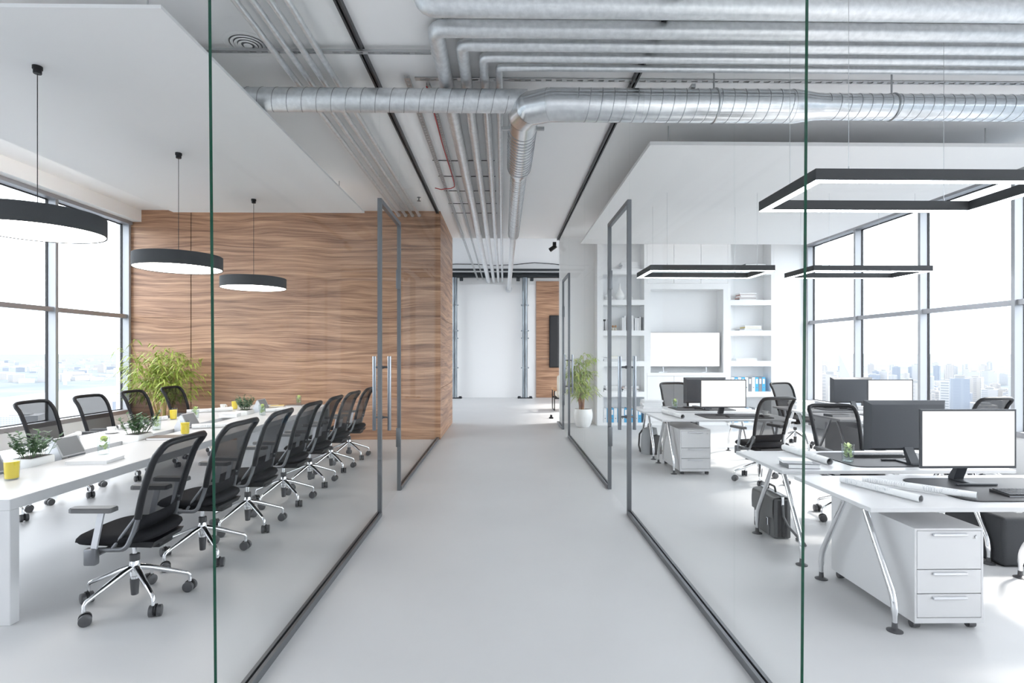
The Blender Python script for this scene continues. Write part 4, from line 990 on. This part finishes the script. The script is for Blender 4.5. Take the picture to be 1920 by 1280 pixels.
# ------------------------------------------------------------------ bamboo
def bamboo(loc, label, h, spread, seed, cane, pot, lim):
    inside = lambda v: lim[0] < loc[0]+v.x < lim[1] and loc[1]+v.y < lim[2]
    r = thing('potted_bamboo', label, 'plant', loc); rnd = random.Random(seed)
    if pot:
        G().lathe([(0,0),(.13,0),(.155,.03),(.205,.20),(.205,.30),(.185,.385),(.175,.39),(.165,.385),(.18,.30),(.17,.25),(0,.25)], n=40, cap=False).build('pot', 'ceramic', r); z0 = .345
        G().lathe([(.176,.345),(0,.35)], n=30, cap=False).build('soil', 'soil', r)
    else:
        G().rbox(-.22,.22,-.22,.22,0,.42,.02,2).build('pot', 'ceramic', r); z0 = .40
        G().box(-.2,.2,-.2,.2,.42,.423).build('soil', 'soil', r, 0)
    f = G()
    for k in range(12):
        a = rnd.uniform(0,2*PI); b = Vector((math.cos(a)*rnd.uniform(.02,.11), math.sin(a)*rnd.uniform(.02,.11), z0)); hh = h*rnd.uniform(.62,.98)
        top = Vector((b.x+math.cos(a)*spread*rnd.uniform(.2,.62), b.y+math.sin(a)*spread*rnd.uniform(.2,.62), hh))
        pts = [b.lerp(top, t)+Vector((0,0,.0))+Vector((math.cos(a),math.sin(a),0))*-.04*math.sin(PI*t) for t in [i/8 for i in range(9)]]
        G().tube(pts, [.013-.0085*i/8 for i in range(9)], 7).build('cane', cane, r)
        for i in range(26):
            t = .30+.70*rnd.random(); q = b.lerp(top, t); aa = rnd.uniform(0,2*PI); ln = spread*rnd.uniform(.25,.75)*(1.15-.5*t)
            e = q+Vector((math.cos(aa)*ln, math.sin(aa)*ln, ln*rnd.uniform(.15,.7)))
            if not inside(e): continue
            f.tube([q, e], .0016, 3, False)
            for m in range(rnd.randint(5,8)):
                tt = rnd.uniform(.35,1); w_ = q.lerp(e, tt); az = aa+rnd.uniform(-1.3,1.3)
                if not inside(w_+Vector((math.cos(az), math.sin(az), 0))*.18): continue
                leaf(f, w_, Vector((math.cos(az), math.sin(az), rnd.uniform(-.5,.5))), Vector((0,0,1)), rnd.uniform(.12,.20), rnd.uniform(.018,.028), rnd.uniform(.15,.6))
    tag(f.build('foliage', 'leaf_bamboo', r, 0), kind='stuff')
bamboo((-5.78, 9.45, 0), 'large bushy bamboo before the walnut wall of the meeting room', 1.82, .72, 5, 'cane_tan', False, (-6.7, -4.4, 10.10))
bamboo((1.72, 11.85, 0), 'bushy bamboo in a rounded white pot beside the bookcase', 1.76, .55, 8, 'cane_red', True, (1.28, 2.6, 12.02))

# ------------------------------------------------------------------ the city outside, far below
GZ = -180.0
def far(x, y, z=GZ): return P(x, y, z)
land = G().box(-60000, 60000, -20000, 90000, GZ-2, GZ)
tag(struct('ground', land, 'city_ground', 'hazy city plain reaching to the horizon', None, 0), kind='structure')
nearL, farL = far(-900, 930), far(-900, 800)
rv = [far(-600,1000), far(320,1000), far(700,790), far(700,705), far(235,722), far(120,732), far(0,746), far(-300,790), far(-700,860)]
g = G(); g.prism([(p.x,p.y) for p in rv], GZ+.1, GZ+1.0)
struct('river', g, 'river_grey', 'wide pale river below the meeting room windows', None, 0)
def building(x, y_base, y_top, wpx, mt, label, group, cat='building', roof='box'):
    """photo column, row where it meets the ground, row of its top, width in pixels"""
    b = P(x, y_base, GZ); d = b.x*SY+b.y*CY; wd = wpx*d/FPX; ztop = EYE-(y_top-HOR)*d/FPX
    r = thing('tower_block', label, cat, (b.x, b.y, GZ), math.atan2(b.x, b.y)*-1+random.uniform(-.3,.3), group); h = ztop-GZ
    if roof == 'slant':
        G().box(-wd/2,wd/2,-wd/2,wd/2,0,h*.72).build('facade', mt, r, 0)
        G().add([(-wd/2,-wd/2,h*.72+.1),(wd/2,-wd/2,h*.72+.1),(wd/2,wd/2,h*.72+.1),(-wd/2,wd/2,h*.72+.1),(-wd/2,-wd/2,h),(-wd/2,wd/2,h)],
                [(0,3,2,1),(0,1,4),(1,2,5,4),(2,3,5),(3,0,4,5)]).build('slanted_crown', 'tower_white', r, 0)
    else:
        G().box(-wd/2,wd/2,-wd*.4,wd*.4,0,h).build('facade', mt, r, 0)
        G().box(-wd*.25,wd*.25,-wd*.2,wd*.2,h,h+max(3,h*.05)).build('roof_house', 'roof_pale', r, 0)
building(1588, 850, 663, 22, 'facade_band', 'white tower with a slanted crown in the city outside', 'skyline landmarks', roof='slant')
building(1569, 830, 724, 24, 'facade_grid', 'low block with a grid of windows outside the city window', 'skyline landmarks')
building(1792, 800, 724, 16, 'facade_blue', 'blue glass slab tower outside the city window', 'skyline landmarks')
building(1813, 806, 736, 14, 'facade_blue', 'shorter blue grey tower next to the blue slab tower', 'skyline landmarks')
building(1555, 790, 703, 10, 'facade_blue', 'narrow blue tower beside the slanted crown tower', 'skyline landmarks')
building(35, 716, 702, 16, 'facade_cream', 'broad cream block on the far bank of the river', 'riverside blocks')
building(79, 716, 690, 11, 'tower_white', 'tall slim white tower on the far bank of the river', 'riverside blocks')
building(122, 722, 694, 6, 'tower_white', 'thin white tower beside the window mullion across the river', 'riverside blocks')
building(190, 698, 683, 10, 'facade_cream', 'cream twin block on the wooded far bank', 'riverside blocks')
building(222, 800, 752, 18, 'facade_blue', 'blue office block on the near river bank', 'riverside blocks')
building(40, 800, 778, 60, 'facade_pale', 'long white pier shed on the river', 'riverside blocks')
rc_ = random.Random(21); taken = []
def free(x, yb, wpx):
    b = P(x, yb, GZ); d = b.x*SY+b.y*CY; rad = wpx*d/FPX*.75
    if any((b.x-q[0])**2+(b.y-q[1])**2 < (rad+q[2])**2 for q in taken): return False
    taken.append((b.x, b.y, rad)); return True
for q in ((1588,850,22),(1569,830,24),(1792,800,16),(1813,806,14),(1555,790,10),(35,716,16),(79,716,11),(122,722,6),(190,698,10),(222,800,18),(40,800,60)): free(*q)
sky_mats = ['facade_pale','facade_cream','facade_grid','facade_pale','facade_cream','facade_blue','tower_white']
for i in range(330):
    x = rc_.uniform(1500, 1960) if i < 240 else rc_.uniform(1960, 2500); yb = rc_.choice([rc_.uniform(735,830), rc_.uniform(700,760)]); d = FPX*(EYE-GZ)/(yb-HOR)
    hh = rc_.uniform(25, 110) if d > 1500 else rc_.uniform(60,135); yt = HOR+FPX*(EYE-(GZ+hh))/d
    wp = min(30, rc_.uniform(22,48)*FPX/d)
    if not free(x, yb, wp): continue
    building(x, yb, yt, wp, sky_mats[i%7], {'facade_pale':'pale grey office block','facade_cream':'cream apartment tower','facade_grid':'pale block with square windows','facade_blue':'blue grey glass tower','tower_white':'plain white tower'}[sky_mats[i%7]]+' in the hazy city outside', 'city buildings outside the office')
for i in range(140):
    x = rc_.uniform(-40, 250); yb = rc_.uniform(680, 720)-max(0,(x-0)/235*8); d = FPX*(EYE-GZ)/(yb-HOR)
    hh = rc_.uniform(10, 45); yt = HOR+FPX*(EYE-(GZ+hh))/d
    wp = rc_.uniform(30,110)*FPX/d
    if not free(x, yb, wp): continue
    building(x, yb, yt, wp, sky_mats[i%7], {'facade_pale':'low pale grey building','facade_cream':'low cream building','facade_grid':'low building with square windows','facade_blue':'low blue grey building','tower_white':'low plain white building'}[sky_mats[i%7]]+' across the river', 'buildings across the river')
